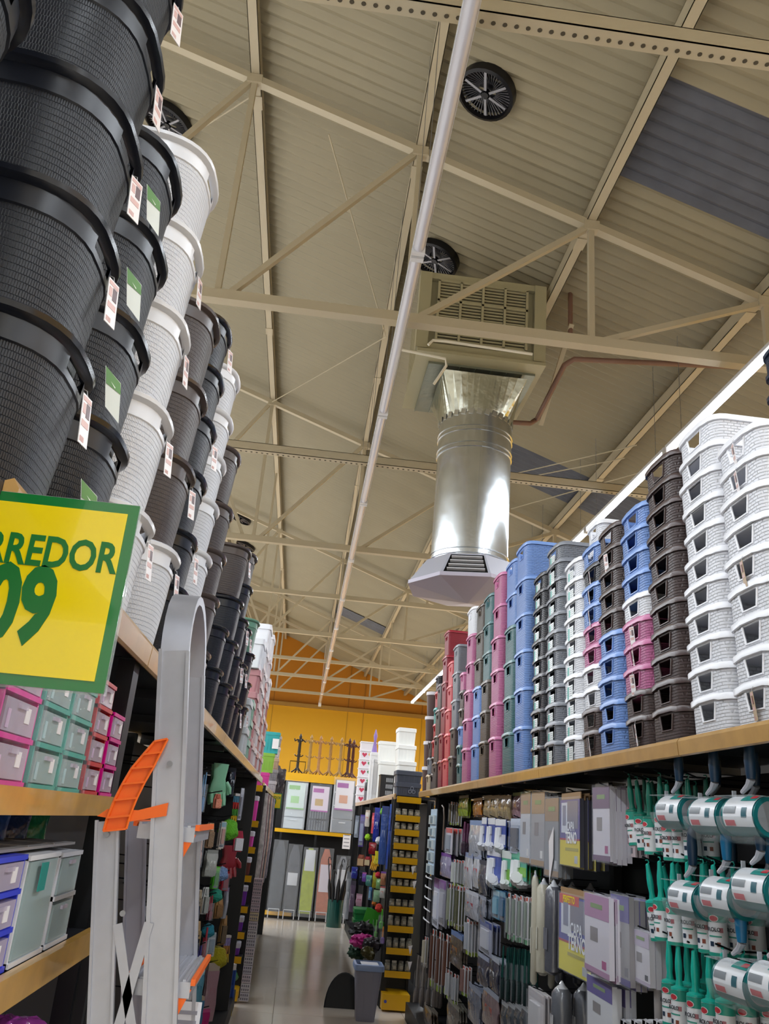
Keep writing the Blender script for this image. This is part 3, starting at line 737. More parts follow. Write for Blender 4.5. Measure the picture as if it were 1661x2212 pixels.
hstack('the tall white stack beside the black ones', 'white', 1.845, [2.20, 2.435, 2.66, 2.87, 3.09], HM, .25, tagk=(0, 1, 2, 3))
hstack('the brown stack on a white base', ['white', 'brown', 'brown', 'brown'], 2.215, [2.238, 2.466, 2.685, 2.912], HM, .25, tagk=(0, 1))
hstack('the slim black stack after the brown one', 'black', 2.46, [2.206, 2.36, 2.54, 2.712, 2.875, 3.046], HS, .215, hy=.145, hx=.20, tagk=(1, 3, 5))
hstack('the second tall white stack', 'white', 2.80, [2.23, 2.41, 2.585, 2.743, 2.90, 3.068], HS, .215, hy=.145, hx=.20)
hstack('the second brown stack', 'brown', 3.19, [2.17, 2.366, 2.533, 2.711, 2.94], HS, .215, hy=.145, hx=.20)
hstack('the low black stack after the browns', 'black', 3.70, [2.19, 2.36], HS, .215, hy=.145, hx=.20)
hstack('the stack carrying a large upright brown one', ['black', 'black', 'black', 'brown'], 4.20, [2.20, 2.40, 2.60, 2.86], HM, .25, tagk=(3,))
hstack('the tall slim stack behind the upright brown', ['black', 'black', 'black', 'black', 'brown'], 4.62, [2.20, 2.40, 2.60, 2.78, 2.96], HM, .25, tagk=(1, 2))
hstack('the narrow black stack with silver tags', 'black', 4.95, [2.20, 2.42, 2.62], HM, .25, tagk=(0, 1, 2))
hstack('the black stack under a green one', ['black', 'black', 'black', 'green'], 5.50, [2.25, 2.40, 2.58, 2.79], HM, .25, tagk=(0,))
# boxes and crates farther along the left top shelf
def crate_tpl(Lx, Wy, H, n=5):
    b = MB(); pts = rrect(Lx/2, Wy/2, .02, .03); q = [(x*.93, y*.93) for x, y in pts]
    b.rings([[(x, y, 0) for x, y in q], [(x, y, H) for x, y in pts]], True, False)
    b.rings([[(x*.97, y*.97, .004) for x, y in q], [(x*.97, y*.97, H) for x, y in pts]], False, False)
    m = MB(); m.rings([[(x*s, y*s, z) for x, y in pts] for s, z in ((1, H-.03), (1.05, H-.03), (1.05, H+.01), (.95, H+.015))], False, True)
    r = MB()
    for k in range(n): r.box(Lx/2*.98, Lx/2*1.01, -Wy*.38+k*Wy*.76/(n-1)-.004, -Wy*.38+k*Wy*.76/(n-1)+.004, H*.15, H*.85)
    return [('box_body', b.mesh('box_body', True), None, None), ('lid', m.mesh('lid', True), None, None), ('ribs', r.mesh('ribs'), None, None)]
CT = {}
def lbox(label, x, y, z, L, Wd, H, col, lidc=None, rz=0, cat='box', name='storage_box', group=None, rib=None):
    k = (L, Wd, H)
    if k not in CT: CT[k] = crate_tpl(L, Wd, H)
    return spawn(CT[k], name, label, cat, (x, y, z), rz, group, {'box_body': pm(col), 'lid': pm(lidc or col), 'ribs': pm(rib or col)})
nm = [('c9d3cd', 'pale'), ('9fc0ad', 'mint'), ('dfa9a6', 'rose')]
YB = 1.985
for i, (y, c, cnm, n, h) in enumerate([(5.75, 'cfd2d4', 'light grey', 2, .17), (6.05, '9cbfae', 'mint green', 3, .12), (6.35, 'c98d92', 'dusty rose', 4, .15), (6.7, 'd9c6c6', 'pale pink', 5, .14), (7.05, 'e4e0e2', 'off-white', 6, .14), (7.4, 'cf9c98', 'old rose', 5, .13), (7.75, 'dfdbe0', 'greyish white', 6, .15), (8.1, 'c98c88', 'terracotta pink', 4, .15), (8.42, 'd7cfd2', 'dull white', 3, .15)]):
    for k in range(n):
        lbox('%s plastic box with lid, %s in stack %s from the hampers' % (cnm, 'bottom' if k == 0 else ('topmost' if k == n-1 else ORD[k]+' up'), ORD[i]), -.535, y, YB+k*(h+.012), .32, .28, h, c, None, group='boxes on the left gondola')
for k, (y, z, h) in enumerate(((6.6, 2.66, .22), (7.0, 2.86, .24), (7.7, 2.94, .22), (8.05, 2.62, .2), (6.3, 2.64, .2))):
    lbox('shiny white box high on the left stacks, %s' % ['above the dusty rose boxes', 'highest and nearest', 'highest and farthest', 'over the terracotta boxes', 'leftmost beside the green hamper'][k], -.53, y, z, .32, .30, h, 'f1f3f8', group='white boxes high on the left')
# ================================================================== HANGING GOODS
# local frame of a hung article: origin at the hook hole, faces +X, width along Y, hangs towards -Z
_T = {}
def slab(w, h, d, z0=0.0, r=.0, bulge=.0):
    m = MB(); n = 6; hw = w/2
    if bulge:
        rs = []
        for i in range(n+1):
            t = i/n; z = z0-h*t; b = d*(.25+bulge*math.sin(math.pi*min(1, t*1.0))); ww = hw*(1-.08*math.sin(math.pi*t*3+w*50))
            rs.append([(b*math.cos(a)*.5, ww*math.copysign(abs(math.sin(a))**.6, math.sin(a)), z) for a in [2*math.pi*k/10 for k in range(10)]])
        m.rings(rs)
    else: m.box(-d/2, d/2, -hw, hw, z0-h, z0)
    return m
def fl(x, y0, y1, z0, z1): return MB().box(x, x+.0012, y0, y1, z0, z1)
def tpl(kind, w, h, c):
    key = (kind, round(w, 3), round(h, 3), tuple(c))
    if key in _T: return _T[key]
    P = []; A = lambda n, mb, m, par=None, sm=False: P.append((n, mb.mesh(n, sm), m, par))
    c1 = c[0]; c2 = c[1] if len(c) > 1 else 'e8e8ee'; c3 = c[2] if len(c) > 2 else c1
    if kind == 'pack':                                   # boxed or carded article: backing card, product block, header, print lines
        A('card', slab(w, h, .008), pm(c1, .35)); A('header', fl(.004, -w/2+.002, w/2-.002, -h*.2, -.004), pm(c2, .4), 0)
        A('product', MB().box(.004, .016, -w*.30, w*.30, -h*.82, -h*.28), pm(c3, .4)); A('print', fl(.0042, -w*.38, w*.34, -h*.95, -h*.87), pm('6d6f78', .5), 0)
        A('film', MB().box(.0165, .018, -w*.46, w*.46, -h*.96, -h*.05), FILM)
    elif kind == 'bag':                                  # pillow pack with header card
        A('bag', slab(w, h*.86, .035, -h*.14, bulge=.8), mat('glossy_bag_'+c1, c1, .16, coat=.5, bump=('noise', 22, .012, .8)), None, True); A('header', slab(w*.96, h*.15, .004), pm(c2, .4))
        A('sticker', fl(.015, -w*.2, w*.22, -h*.62, -h*.42), pm(c3, .4), 0)
    elif kind == 'stickcard':                            # long card carrying a long tool, coloured tip
        A('card', slab(w, h, .006), pm('e6e6ec', .3)); A('logo', fl(.0032, -w*.35, w*.3, -h*.09, -h*.02), pm('c94a30', .4), 0)
        A('tool', MB().tube([(.012, 0, -h*.12), (.012, 0, -h*.86)], w*.24, 8), pm(c1, .4), None, True); A('tip', fl(.0034, -w/2, w/2, -h, -h*.90), pm(c2, .4), 0)
        A('film', MB().box(.022, .023, -w*.48, w*.48, -h*.98, -h*.08), FILM)
    elif kind == 'tube':                                 # soft rolled tube in film
        A('roll', MB().lathe([(w*.30, 0), (w*.46, -.02), (w*.48, -h*.5), (w*.44, -h+.015), (w*.2, -h)], 14), mat('soft_'+c1, c1, .22, coat=.5, bump=('noise', 14, .01, .7)), None, True)
        A('label', fl(w*.46, -w*.22, w*.24, -h*.72, -h*.48), pm(c2, .35)); A('knot', MB().lathe([(.004, .03), (w*.16, .012), (w*.30, 0)], 10), mat('crinkled_film', 'cfd2d8', .1, coat=.5), None, True)
    elif kind == 'hookcard':                             # card with a white curved hook
        A('card', slab(w, h, .005), pm(c1, .35)); A('header', fl(.003, -w/2, w/2, -h*.22, 0), pm(c2, .35), 0); A('lower_print', fl(.003, -w/2, w/2, -h*.86, -h*.52), pm(c3, .35), 0)
        A('plastic_hook', MB().tube([(.012, -w*.05, -h*.30), (.016, -w*.05, -h*.8), (.022, 0, -h*.98), (.03, w*.16, -h*1.02), (.04, w*.30, -h*.88)], w*.09, 8), WHITE, None, True)
        A('plate', MB().box(.004, .014, -w*.2, w*.1, -h*.55, -h*.28), WHITE)
    elif kind == 'stick':                                # long handled brush
        A('handle', MB().tube([(0, 0, 0), (.004, 0, -h*.6)], [w*.16, w*.24], 8), pm(c1, .35), None, True); A('head', MB().lathe([(w*.2, -h*.6), (w*.5, -h*.68), (w*.5, -h*.95), (w*.3, -h)], 12), mat('bristle_'+c2, c2, .8, bump=('noise', 160, .004, 1)), None, True)
        A('film', MB().box(.5*w, .5*w+.001, -w*.55, w*.55, -h, -h*.3), FILM)
    elif kind == 'ball':
        A('ball', MB().ball((0, 0, -h*.55), h*.45, (1, 1, 1), 22, 16).lumpy(.22, 4.0/h), mat('fluffy_'+c1, c1, .85, bump=('noise', 90, .01, 1)), None, True); A('cord', MB().tube([(0, 0, 0), (0, 0, -h*.15)], .002, 5), pm(c2))
        A('collar', MB().lathe([(h*.14, -h*.06), (h*.16, -h*.14)], 10), pm(c2), None, True)
    elif kind == 'glove':
        g = MB(); rs = []
        for (t, ww, dd) in ((0, .46, .10), (.15, .42, .12), (.35, .36, .12), (.5, .46, .14), (.66, .5, .14), (.7, .44, .1)):
            rs.append([(dd*w*math.cos(a), ww*w*math.sin(a), -h*t) for a in [2*math.pi*k/12 for k in range(12)]])
        g.rings(rs)
        for i, (yy, ln) in enumerate(((-.36, .22), (-.13, .29), (.11, .30), (.34, .25))):
            g.tube([(0, yy*w, -h*.66), (0.01, yy*w*1.08, -h*(.7+ln*.5)), (.02, yy*w*1.1, -h*(.7+ln))], [w*.12, w*.115, w*.08], 8)
        g.tube([(0, w*.42, -h*.42), (.01, w*.62, -h*.55), (.015, w*.66, -h*.68)], [w*.12, w*.11, w*.07], 8)
        A('glove', g, mat('rubber_'+c1, c1, .38), None, True); A('clip', slab(w*.5, h*.06, .01), pm(c2))
    elif kind == 'brush':                                # wide scrubbing brush
        A('back', MB().rings([[(x*.35, y, z) for y, z in ((-w*.3, 0), (w*.3, 0), (w*.48, -h*.4), (w*.4, -h), (-w*.4, -h), (-w*.48, -h*.4))] for x in (-.012, .012)]), pm(c1, .3)); A('bristles', MB().box(.004, .022, -w*.36, w*.36, -h*.94, -h*.35), mat('bristle_'+c2, c2, .8, bump=('noise', 160, .004, 1)))
        A('grip', MB().box(.004, .012, -w*.2, w*.2, -h*.28, -h*.05), pm(c3))
    elif kind == 'mop':                                  # banded cloth strands
        n = 7
        for bi, cc in enumerate(c):
            g = MB(); za, zb = -h*(.08+.92*bi/len(c)), -h*(.08+.92*(bi+1)/len(c))
            for k in range(n):
                yy = w*(-.42+.84*k/(n-1)); g.tube([(.0, yy, za), (.012*math.sin(k*2.1+bi), yy+.002*math.sin(k), zb)], w*.085, 6)
            A('strand_band', g, mat('cloth_'+cc, cc, .85), None, True)
        A('collar', slab(w*.8, h*.09, .03), pm('d9d5d0'))
    elif kind == 'vial':                                 # strip with rungs of small articles
        A('strip', slab(w*.9, h, .005), pm(c1, .35))
        for k in range(5):
            z = -h*(.10+.19*k); A('clip_pack', MB().box(.004, .02, -w*.42, w*.42, z-h*.14, z), pm(c2, .2)); A('article', MB().box(.020, .026, -w*.12, w*.16, z-h*.12, z-h*.02), pm(c3, .3), len(P)-1)
    elif kind == 'suitbag':                              # folded garment bag pack with printed card
        A('bag', MB().box(-.012, .006, -w/2, w/2, -h, -.03), mat('garment_fabric', c3, .5, coat=.4)); A('hanger_flap', slab(w*.98, .055, .004, 0), mat('tan_cloth', 'a5835d', .7)); A('blue_print', fl(.0062, -w*.5, w*.5, -h*.64, -h*.10), pm(c1, .3)); A('window', fl(.0078, -w*.12, w*.42, -h*.50, -h*.12), pm('7d7b8d', .3), 2)
        A('suit_picture', fl(.0078, -w*.42, -w*.10, -h*.56, -h*.14), pm('d6dbe8', .3), 2); A('suit_picture', fl(.0092, -w*.34, -w*.18, -h*.46, -h*.18), pm('8b90a8', .3), 2)
        A('red_line', fl(.0078, -w*.5, w*.5, -h*.66, -h*.635), pm('b1324a', .3)); A('yellow_print', fl(.0064, -w*.5, w*.5, -h, -h*.655), pm(c2, .3)); A('code_box', fl(.0080, w*.26, w*.40, -h*.96, -h*.86), pm('bfc2c8', .3), 7)
        A('text_line', fl(.0080, -w*.2, w*.44, -h*.80, -h*.76), pm('b7ad46', .3), 7); A('film', MB().box(.0100, .0106, -w*.52, w*.52, -h*1.01, -.02), FILM)
        tm = text_mesh('TERNO', .075, .78, .0016); tm2 = text_mesh('CAPA', .062, .80, .0010)
        P.append(('lettering', tm, pm('eef0f6', .4), None)); P.append(('lettering', tm2, pm('e3e6f0', .4), None))
        if len(c) > 3:
            A('brand_block', fl(.0080, -w*.48, w*.16, -h*.20, -h*.08), pm('c9353c', .3)); P.append(('lettering', text_mesh('PERFETTO', .036, .8, .0008), pm('f2d63a', .4), None))
    elif kind == 'prodpack':                             # flat carton style pack with coloured top
        A('pack', slab(w, h, .02), pm(c1, .3)); A('top_print', fl(.0102, -w/2, w/2, -h*.30, -.0), pm(c2, .3), 0); A('bottom_print', fl(.0102, -w/2, w/2, -h, -h*.93), pm(c2, .3), 0)
        A('picture', fl(.0104, -w*.25, w*.05, -h*.60, -h*.42), pm('8a8384', .4), 0); A('badge', fl(.0104, w*.22, w*.38, -h*.90, -h*.80), pm(c3, .3), 0); A('logo_blocks', fl(.0116, -w*.22, w*.25, -h*.17, -h*.11), pm('7b9a58', .3), 0)
        A('film', MB().box(.013, .0137, -w*.52, w*.52, -h*1.02, .01), FILM)
    _T[key] = P
    return P
TXT = {}
HOOKM = mat('black_wire', '1a1a1d', .3, .5)
def peg(parent, x, y, z, L, side):
    m = MB(); s = -side; m.tube([(0, 0, 0), (s*L*.85, 0, -.004), (s*L, 0, .012)], .0032, 6); 
    return part(m, 'peg_hook', HOOKM, parent, True, loc=(x-parent.location.x, y-parent.location.y, z))
def hang(kind, box, c, label, cat, side=1, xf=1.28, copies=2, group=None, name=None, step=.022, tilt=0.0, plane=None, hook=True, face=0.0):
    """box = region of the photograph the front article covers; it is hung at its true place in front of the pegboard"""
    xa = plane if plane is not None else xf
    px0, py0, px1, py1 = box
    ya = at(px0, (py0+py1)/2, x=xa).y; yb = at(px1, (py0+py1)/2, x=xa).y; yc = (ya+yb)/2
    w = max(abs(ya-yb), .02)*.96
    pc = (px0+px1)/2; zt = at(pc, py0, x=xa).z; zb = at(pc, py1, x=xa).z; h = zt-zb
    rz = math.pi+face if side == 1 else (face or -.95)
    rd = kind in ('tube', 'ball', 'stick', 'glove', 'mop', 'stickcard', 'brush') or side == -1 or face
    if rd: w = max(abs(px1-px0)*(Vector((xa, yc, (zt+zb)/2-EYE)).length)/1940*(.95 if kind != 'stick' else .8), .012)
    w = min(w, .42)
    T = tpl(kind, round(w, 2) if w > .05 else round(w, 3), round(h, 2), c)
    sx_ = -math.sin(rz) if (face or side == -1) else 0
    for k in range(copies+1):
        lab = label if k == 0 else 'hidden rest behind: '+label
        x = xa+side*step*k
        nm = name or {'pack': 'carded_article', 'bag': 'bagged_article', 'stickcard': 'carded_tool', 'tube': 'rolled_cloth', 'hookcard': 'adhesive_hook', 'stick': 'long_brush', 'ball': 'duster_ball', 'glove': 'rubber_glove', 'brush': 'scrubbing_brush', 'mop': 'cloth_mop', 'vial': 'clip_strip', 'suitbag': 'garment_bag', 'prodpack': 'flat_pack'}[kind]
        if k: lab = ' '.join(('one hanging behind the '+label).split()[:16])
        if sx_: x = xa+side*step*.3*k
        r = spawn(T, nm, lab, cat, (x, yc+(step*k if sx_ else 0)+(random.uniform(-.006, .006) if k else 0), zt-(random.uniform(0, .012) if k else 0)), rz+tilt+random.uniform(-.05, .05), None, None)
        if k: r['group'] = group or ('rest behind '+label)[:60]
        if kind == 'suitbag':
            ls = [o for o in r.children if o.name.startswith('lettering')]
            for o, (yy, zz) in zip(ls, ((w*.10, -h*.635), (w*.08, -h*.48), (-w*.16, -h*.14))):
                o.rotation_euler = (math.pi/2, 0, math.pi/2); o.location = (.0105, yy, zz)
                o.scale = (w/.34, w/.34, 1)
    if hook:
        g = GR if side == 1 else GL; pr = 1.61 if side == 1 else -.795
        peg(g, pr, yc, zt+.004, abs(pr-xa)+.02, side)
    return zt
cR = 'product'
# ---- right pegboard, from the near end of the grey and cream packs to the far clutter
suit = [('2f2fa0', 'e3d21c', '43434c')]
hang('suitbag', (1211, 1712, 1258, 1870), ('5b549c', 'e2cf20', '3b3b46'), 'upper garment bag pack with yellow bottom and white lettering', 'garment bag', copies=5, step=.02)
hang('suitbag', (1214, 1922, 1276, 2110), ('4146a8', 'e6da14', '3e3e48', 'x'), 'lower garment bag pack with red brand block and yellow bottom', 'garment bag', copies=3, step=.03)
hang('prodpack', (1286, 1700, 1322, 1862), ('d6d2dc', '6b4a6e', 'a73a7c'), 'upper white pack with dark purple top beside the garment bag', 'pack', copies=4, step=.018)
hang('prodpack', (1266, 1935, 1324, 2108), ('e4dfe9', 'b884ae', 'b52f86'), 'lower white and pink pack overlapping the lower garment bag', 'pack', copies=4, step=.018, xf=1.24)
hang('prodpack', (1326, 1935, 1366, 2125), ('9e9a9c', '4b3f8c', '77757c'), 'greyish film pack with violet top right of the pink pack', 'pack', copies=3, step=.022)
hang('prodpack', (1370, 2012, 1412, 2122), ('dcd8e0', 'c4b6cc', '2a2833'), 'white picture pack hanging below the small rollers', 'pack', copies=2, xf=1.3)
hang('prodpack', (1272, 2118, 1330, 2240), ('e8eaf0', '4a2f9c', 'e39a25'), 'violet-topped pack with orange flap at the bottom of the picture', 'pack', copies=3)
hang('pack', (1340, 1705, 1372, 1850), ('d8c6c9', 'b7a9a0', 'b0484f'), 'narrow pink pack half hidden behind the top rollers', 'pack', copies=2, xf=1.36)
hang('prodpack', (1181, 1725, 1211, 1892), ('8c9096', '9b7d5c', 'c6c8cc'), 'grey film pack with tan cloth top and slanted white label', 'pack', copies=3, step=.018)
hang('prodpack', (1152, 1712, 1180, 1868), ('a3a3a8', 'a98a62', 'e4e4e4'), 'pale grey pack with tan top, second left of the garment bag', 'pack', copies=4, step=.018)
hang('prodpack', (1127, 1714, 1150, 1862), ('c9cdd6', 'a98a62', 'e4e4e4'), 'whitish pack with tan top, third left of the garment bag', 'pack', copies=4, step=.018)
m = MB(); m.add([(0, -.05, 0), (0, .03, -.07), (0, .012, -.26), (0, -.052, -.14)], [(0, 1, 2, 3)]); v = at(1190, 1785, x=1.255); tag(part(m, 'card_label', TAGW, None, loc=(1.262, v.y+.03, v.z)), 'slanted white card label lying against the grey film pack', 'label')
hang('tube', (1146, 1893, 1163, 2130), ('cfcab9', 'd8d5c8'), 'long cream rolled cloth, left of the two cream ones', 'rolled cloth', copies=1, step=.09)
hang('tube', (1158, 1910, 1190, 2110), ('d2cdbb', 'd8d5c8'), 'long cream rolled cloth, right of the two cream ones', 'rolled cloth', copies=1, step=.09, xf=1.32)
hang('tube', (1176, 1915, 1216, 2105), ('5e5f68', '74757f'), 'dark grey rolled pouch in crinkled film beside the cream rolls', 'rolled cloth', copies=2, step=.09, tilt=.1)
hang('tube', (1198, 1928, 1224, 2125), ('4d4e57', '6c6d77'), 'darker grey rolled pouch touching the lower garment bag', 'rolled cloth', copies=1, step=.09, xf=1.34)
hang('tube', (1190, 2135, 1238, 2260), ('6d7078', 'd9dadf'), 'big grey roll with white label at the bottom of the picture', 'rolled cloth', copies=1, step=.1)
hang('pack', (1142, 2140, 1176, 2235), ('e6e2e6', 'c9c4c9', 'e9e9ee'), 'white card with small printed blocks under the cream rolls', 'pack', copies=2)
hang('hookcard', (1104, 1842, 1140, 1900), ('3fa98c', '64b89a', '74b82c'), 'teal and lime card with white plastic hooks, front one', 'hook', copies=3)
hang('hookcard', (1086, 1838, 1104, 1912), ('4aa886', 'dfe6e2', '6cae2a'), 'teal and lime card with white hook, left of the front one', 'hook', copies=2)
hang('hookcard', (1054, 1834, 1082, 1905), ('20409a', 'dfe1ea', '2748a8'), 'large blue card holding a white curved hook', 'hook', copies=2)
hang('hookcard', (1040, 1766, 1053, 1830), ('1f3f9c', 'e6e8ee', '1f3f9c'), 'blue card with slim white hook, left of three in a row', 'hook', copies=1)
hang('hookcard', (1054, 1767, 1071, 1832), ('1f3f9c', 'e6e8ee', '1f3f9c'), 'blue card with slim white hook, middle of three in a row', 'hook', copies=1)
hang('hookcard', (1072, 1770, 1092, 1832), ('25459f', 'e6e8ee', 'c8cada'), 'blue card with double white hook, right of three in a row', 'hook', copies=2)
hang('pack', (1104, 1768, 1126, 1842), ('aebbd0', 'c6d0e2', '3c4252'), 'pale blue bracket pack above the teal hook cards', 'pack', copies=2)
for i, (a, b, c_) in enumerate(((1046, 1062, '8d7c5a'), (1060, 1078, '95835d'), (1076, 1092, '8a7a58'), (1090, 1104, '93825f'))):
    hang('bag', (a, 1718, b, 1774), (c_, '7a6a4e', 'a3936c'), 'khaki bag under the top shelf, %s of four from the left' % ORD[i], 'bag', copies=2, group='khaki bags', xf=1.34)
hang('bag', (1020, 1724, 1044, 1762), ('c87a22', 'a9793c', 'd98a2c'), 'orange bag hanging under the top shelf', 'bag', copies=1, xf=1.34)
hang('bag', (992, 1718, 1011, 1763), ('8fa62a', '8a7f5c', '9fc22e'), 'lime green bag hanging under the top shelf', 'bag', copies=1, xf=1.34)
hang('stickcard', (968, 1732, 982, 1782), ('7a6b4c', 'a5c33a'), 'tan tool card with pale green end under the top shelf', 'tool', copies=2, xf=1.34)
hang('stickcard', (985, 1736, 996, 1782), ('857656', 'a0b13c'), 'small olive tool card left of the lime green bag', 'tool', copies=1, xf=1.36)
hang('bag', (1108, 1712, 1126, 1768), ('9a7580', '4d7a2c', 'b08a92'), 'mauve bag with green header left of the tan-topped packs', 'bag', copies=2, xf=1.36)
hang('vial', (921, 1748, 948, 1890), ('bcd3e6', 'd3e4ea', '7a8f9c'), 'pale blue clip strip at the far end of the pegboard', 'clip strip', copies=0, xf=1.22)
hang('pack', (952, 1788, 990, 1845), ('d9d5df', 'd0453a', '8f9aa6'), 'white card with red top beside the clip strip', 'pack', copies=3)
hang('stick', (994, 1775, 1014, 1845), ('6f3a5c', '3b2536'), 'dark plum slim brush pack right of the red-topped card', 'brush', copies=3)
hang('bag', (1015, 1772, 1040, 1850), ('b7bcc8', '7f97c0', 'd8dbe4'), 'silvery clear bag left of the blue hook cards', 'bag', copies=3)
hang('bag', (952, 1843, 974, 1896), ('a9a3c4', '7c4a9c', 'e4e2ee'), 'lilac pouch with purple header under the red-topped card', 'bag', copies=2)
hang('stickcard', (972, 1856, 992, 1915), ('cdd2cf', 'a6c532'), 'white tool card with lime end right of the lilac pouch', 'tool', copies=3)
hang('bag', (1000, 1842, 1024, 1918), ('d0d3dc', '8b97b8', 'a6344a'), 'clear white bag with small red picture, left one', 'bag', copies=3)
hang('bag', (1022, 1846, 1040, 1920), ('c6cad4', '97a1bc', 'b34050'), 'clear white bag with small red picture, right one', 'bag', copies=2)
hang('bag', (1036, 1858, 1053, 1932), ('4c505e', '3c3f4c', '70747f'), 'dark grey bag below the left blue hook cards', 'bag', copies=2)
hang('pack', (936, 1896, 950, 2004), ('ccd0e2', '8a4a9a', 'dfe2ee'), 'tall pale strip with purple top near the far post', 'pack', copies=1)
hang('pack', (950, 1900, 962, 2000), ('9a9aa8', '8a5aa0', 'b9bac6'), 'tall grey strip beside the pale one', 'pack', copies=2)
hang('stickcard', (963, 1908, 980, 2002), ('9aa08c', 'a8bf58'), 'long card with olive tool, second row from the bottom left', 'tool', copies=2)
hang('stickcard', (980, 1912, 1000, 2010), ('5b5b3c', '87883c'), 'long card with dark olive tool right of the first', 'tool', copies=3)
hang('bag', (1005, 1925, 1034, 1985), ('b4b8c4', 'c9ccd6', 'a33a44'), 'crumpled clear bag at mid height of the pegboard', 'bag', copies=3)
hang('bag', (1034, 1935, 1052, 1990), ('8e94a4', 'a0a6b6', '5e6472'), 'bluish clear bag right of the crumpled one', 'bag', copies=2)
hang('pack', (1066, 1922, 1080, 1985), ('3f88a8', 'a7c8d4', '74b4cc'), 'sky blue pack below the big blue hook card', 'pack', copies=2)
hang('pack', (1080, 1925, 1094, 1990), ('23527c', '6f9fb8', '2f6c94'), 'dark blue pack below the teal hook cards', 'pack', copies=2)
for i in range(4):
    a = 1093+13*i
    hang('stickcard', (a, 1928+3*i, a+14, 2028+4*i), ('8f9c92', '69a47c'), 'green-banded card with silvery tool, %s of four from the left' % ORD[i], 'tool', copies=2, group='green banded cards', xf=1.27)
for i in range(5):
    a = 1080+12*i
    hang('stick', (a, 2042+2*i, a+13, 2160+3*i), (('0f3d3c', '12302f') if i % 2 else ('17524c', '0f2b2c')), 'dark green slim stick bundle, %s of five from the left' % ORD[i], 'stick', copies=3, group='dark green stick bundles', xf=1.27)
for i in range(4):
    a = 1084+14*i
    hang('bag', (a, 2165+3*i, a+15, 2235), ('5b6169', 'b9bdc4', '33373f'), 'small dark bag on the lowest visible row, %s of four' % ORD[i], 'bag', copies=2, group='small dark bags')
for i, (a, b, y0, y1) in enumerate(((926, 942, 2004, 2135), (940, 957, 2010, 2145), (954, 974, 2016, 2150))):
    hang('stickcard', (a, y0, b, y1), ('6e4230', '93b02f'), 'long white card with brown stick, %s of three' % ['left', 'middle', 'right'][i], 'tool', copies=1, group='brown stick cards')
hang('stickcard', (910, 2022, 926, 2090), ('cfc8b2', 'bdb9ae'), 'short card with cream stick at the far post', 'tool', copies=1)
for i in range(4):
    a = 894+13*i
    hang('stick', (a, 2060+5*i, a+14, 2180), ('9b9490', '7c7472'), 'bundle of greyish brown rods, %s of four' % ORD[i], 'stick', copies=2, group='greyish rods', xf=1.30)
hang('stickcard', (1000, 1984, 1022, 2062), ('b5b9c2', 'a9c72a'), 'card with orange top and lime end at mid height', 'tool', copies=3)
hang('bag', (972, 2014, 1000, 2088), ('6b6055', '6d86b8', 'a2662c'), 'dark bag with blue header left of the lime-ended card', 'bag', copies=2)
hang('stickcard', (960, 2094, 976, 2160), ('c9ccd2', '9fc52c'), 'white card with red top and lime tip, left of the low three', 'tool', copies=1)
hang('stickcard', (974, 2103, 990, 2170), ('bcc0c8', '9fc52c'), 'white card with red top and lime tip, middle of the low three', 'tool', copies=1)
hang('stickcard', (992, 2085, 1012, 2150), ('95706a', '9bc42c'), 'brownish card with lime tip, right of the low three', 'tool', copies=2)
hang('pack', (1036, 1988, 1064, 2060), ('a7abc0', '3c4c8e', 'c5c9d6'), 'silver and navy pack beside the dark sticks', 'pack', copies=2)
hang('bag', (1032, 2062, 1056, 2130), ('43465a', 'a8b0c8', '8a90a8'), 'navy net bag under the silver pack, left one', 'bag', copies=3)
hang('bag', (1056, 2066, 1080, 2140), ('3e4256', 'b4bac8', 'd9dbe2'), 'navy net bag under the silver pack, right one', 'bag', copies=3)
hang('bag', (1010, 2130, 1040, 2215), ('7c8396', '9aa3b8', '5a6074'), 'slate bag near the bottom, left of the salmon one', 'bag', copies=3)
hang('bag', (1042, 2138, 1078, 2225), ('8f7a80', 'a9b2c4', 'b0574c'), 'salmon and grey bag near the bottom', 'bag', copies=3)
hang('bag', (955, 2165, 1005, 2230), ('77706a', '8c8a80', '9a9a94'), 'khaki bag at the bottom left of the pegboard', 'bag', copies=3)
hang('bag', (900, 2175, 950, 2240), ('6a5a50', '8b8378', '5a4a44'), 'brown bag at the bottom left corner of the pegboard', 'bag', copies=2)
m = MB(); m.box(-.008, .008, -.012, .012, -.55, 0); v = at(929, 1892, x=1.30)
sr = part(m, 'slotted_rail', mat('rail_grey', '77777b', .4), None, loc=(1.30, v.y, v.z)); tag(sr, 'grey vertical rail with white pegs at the far end of the pegboard', 'rail')
for k, py in enumerate((1893, 1914, 1938, 1962, 1986)):
    m = MB(); m.tube([(0, -.18, 0), (0, .16, .0), (0, .17, .012)], .006, 6); part(m, 'white_peg', WHITE, sr, True, loc=(-.012, 0, at(920, py, x=1.30).z-v.z))
m = MB(); m.tube([(0, 0, 0), (-.0, -.10, -.02), (0, -.14, -.10), (0, -.14, -.36)], .007, 6); v = at(955, 1740, x=1.27); tag(part(m, 'cable_loop', pm('6d5d50'), None, True, loc=(1.27, v.y, v.z)), 'brown cord loop beside the pale blue clip strip', 'cord')
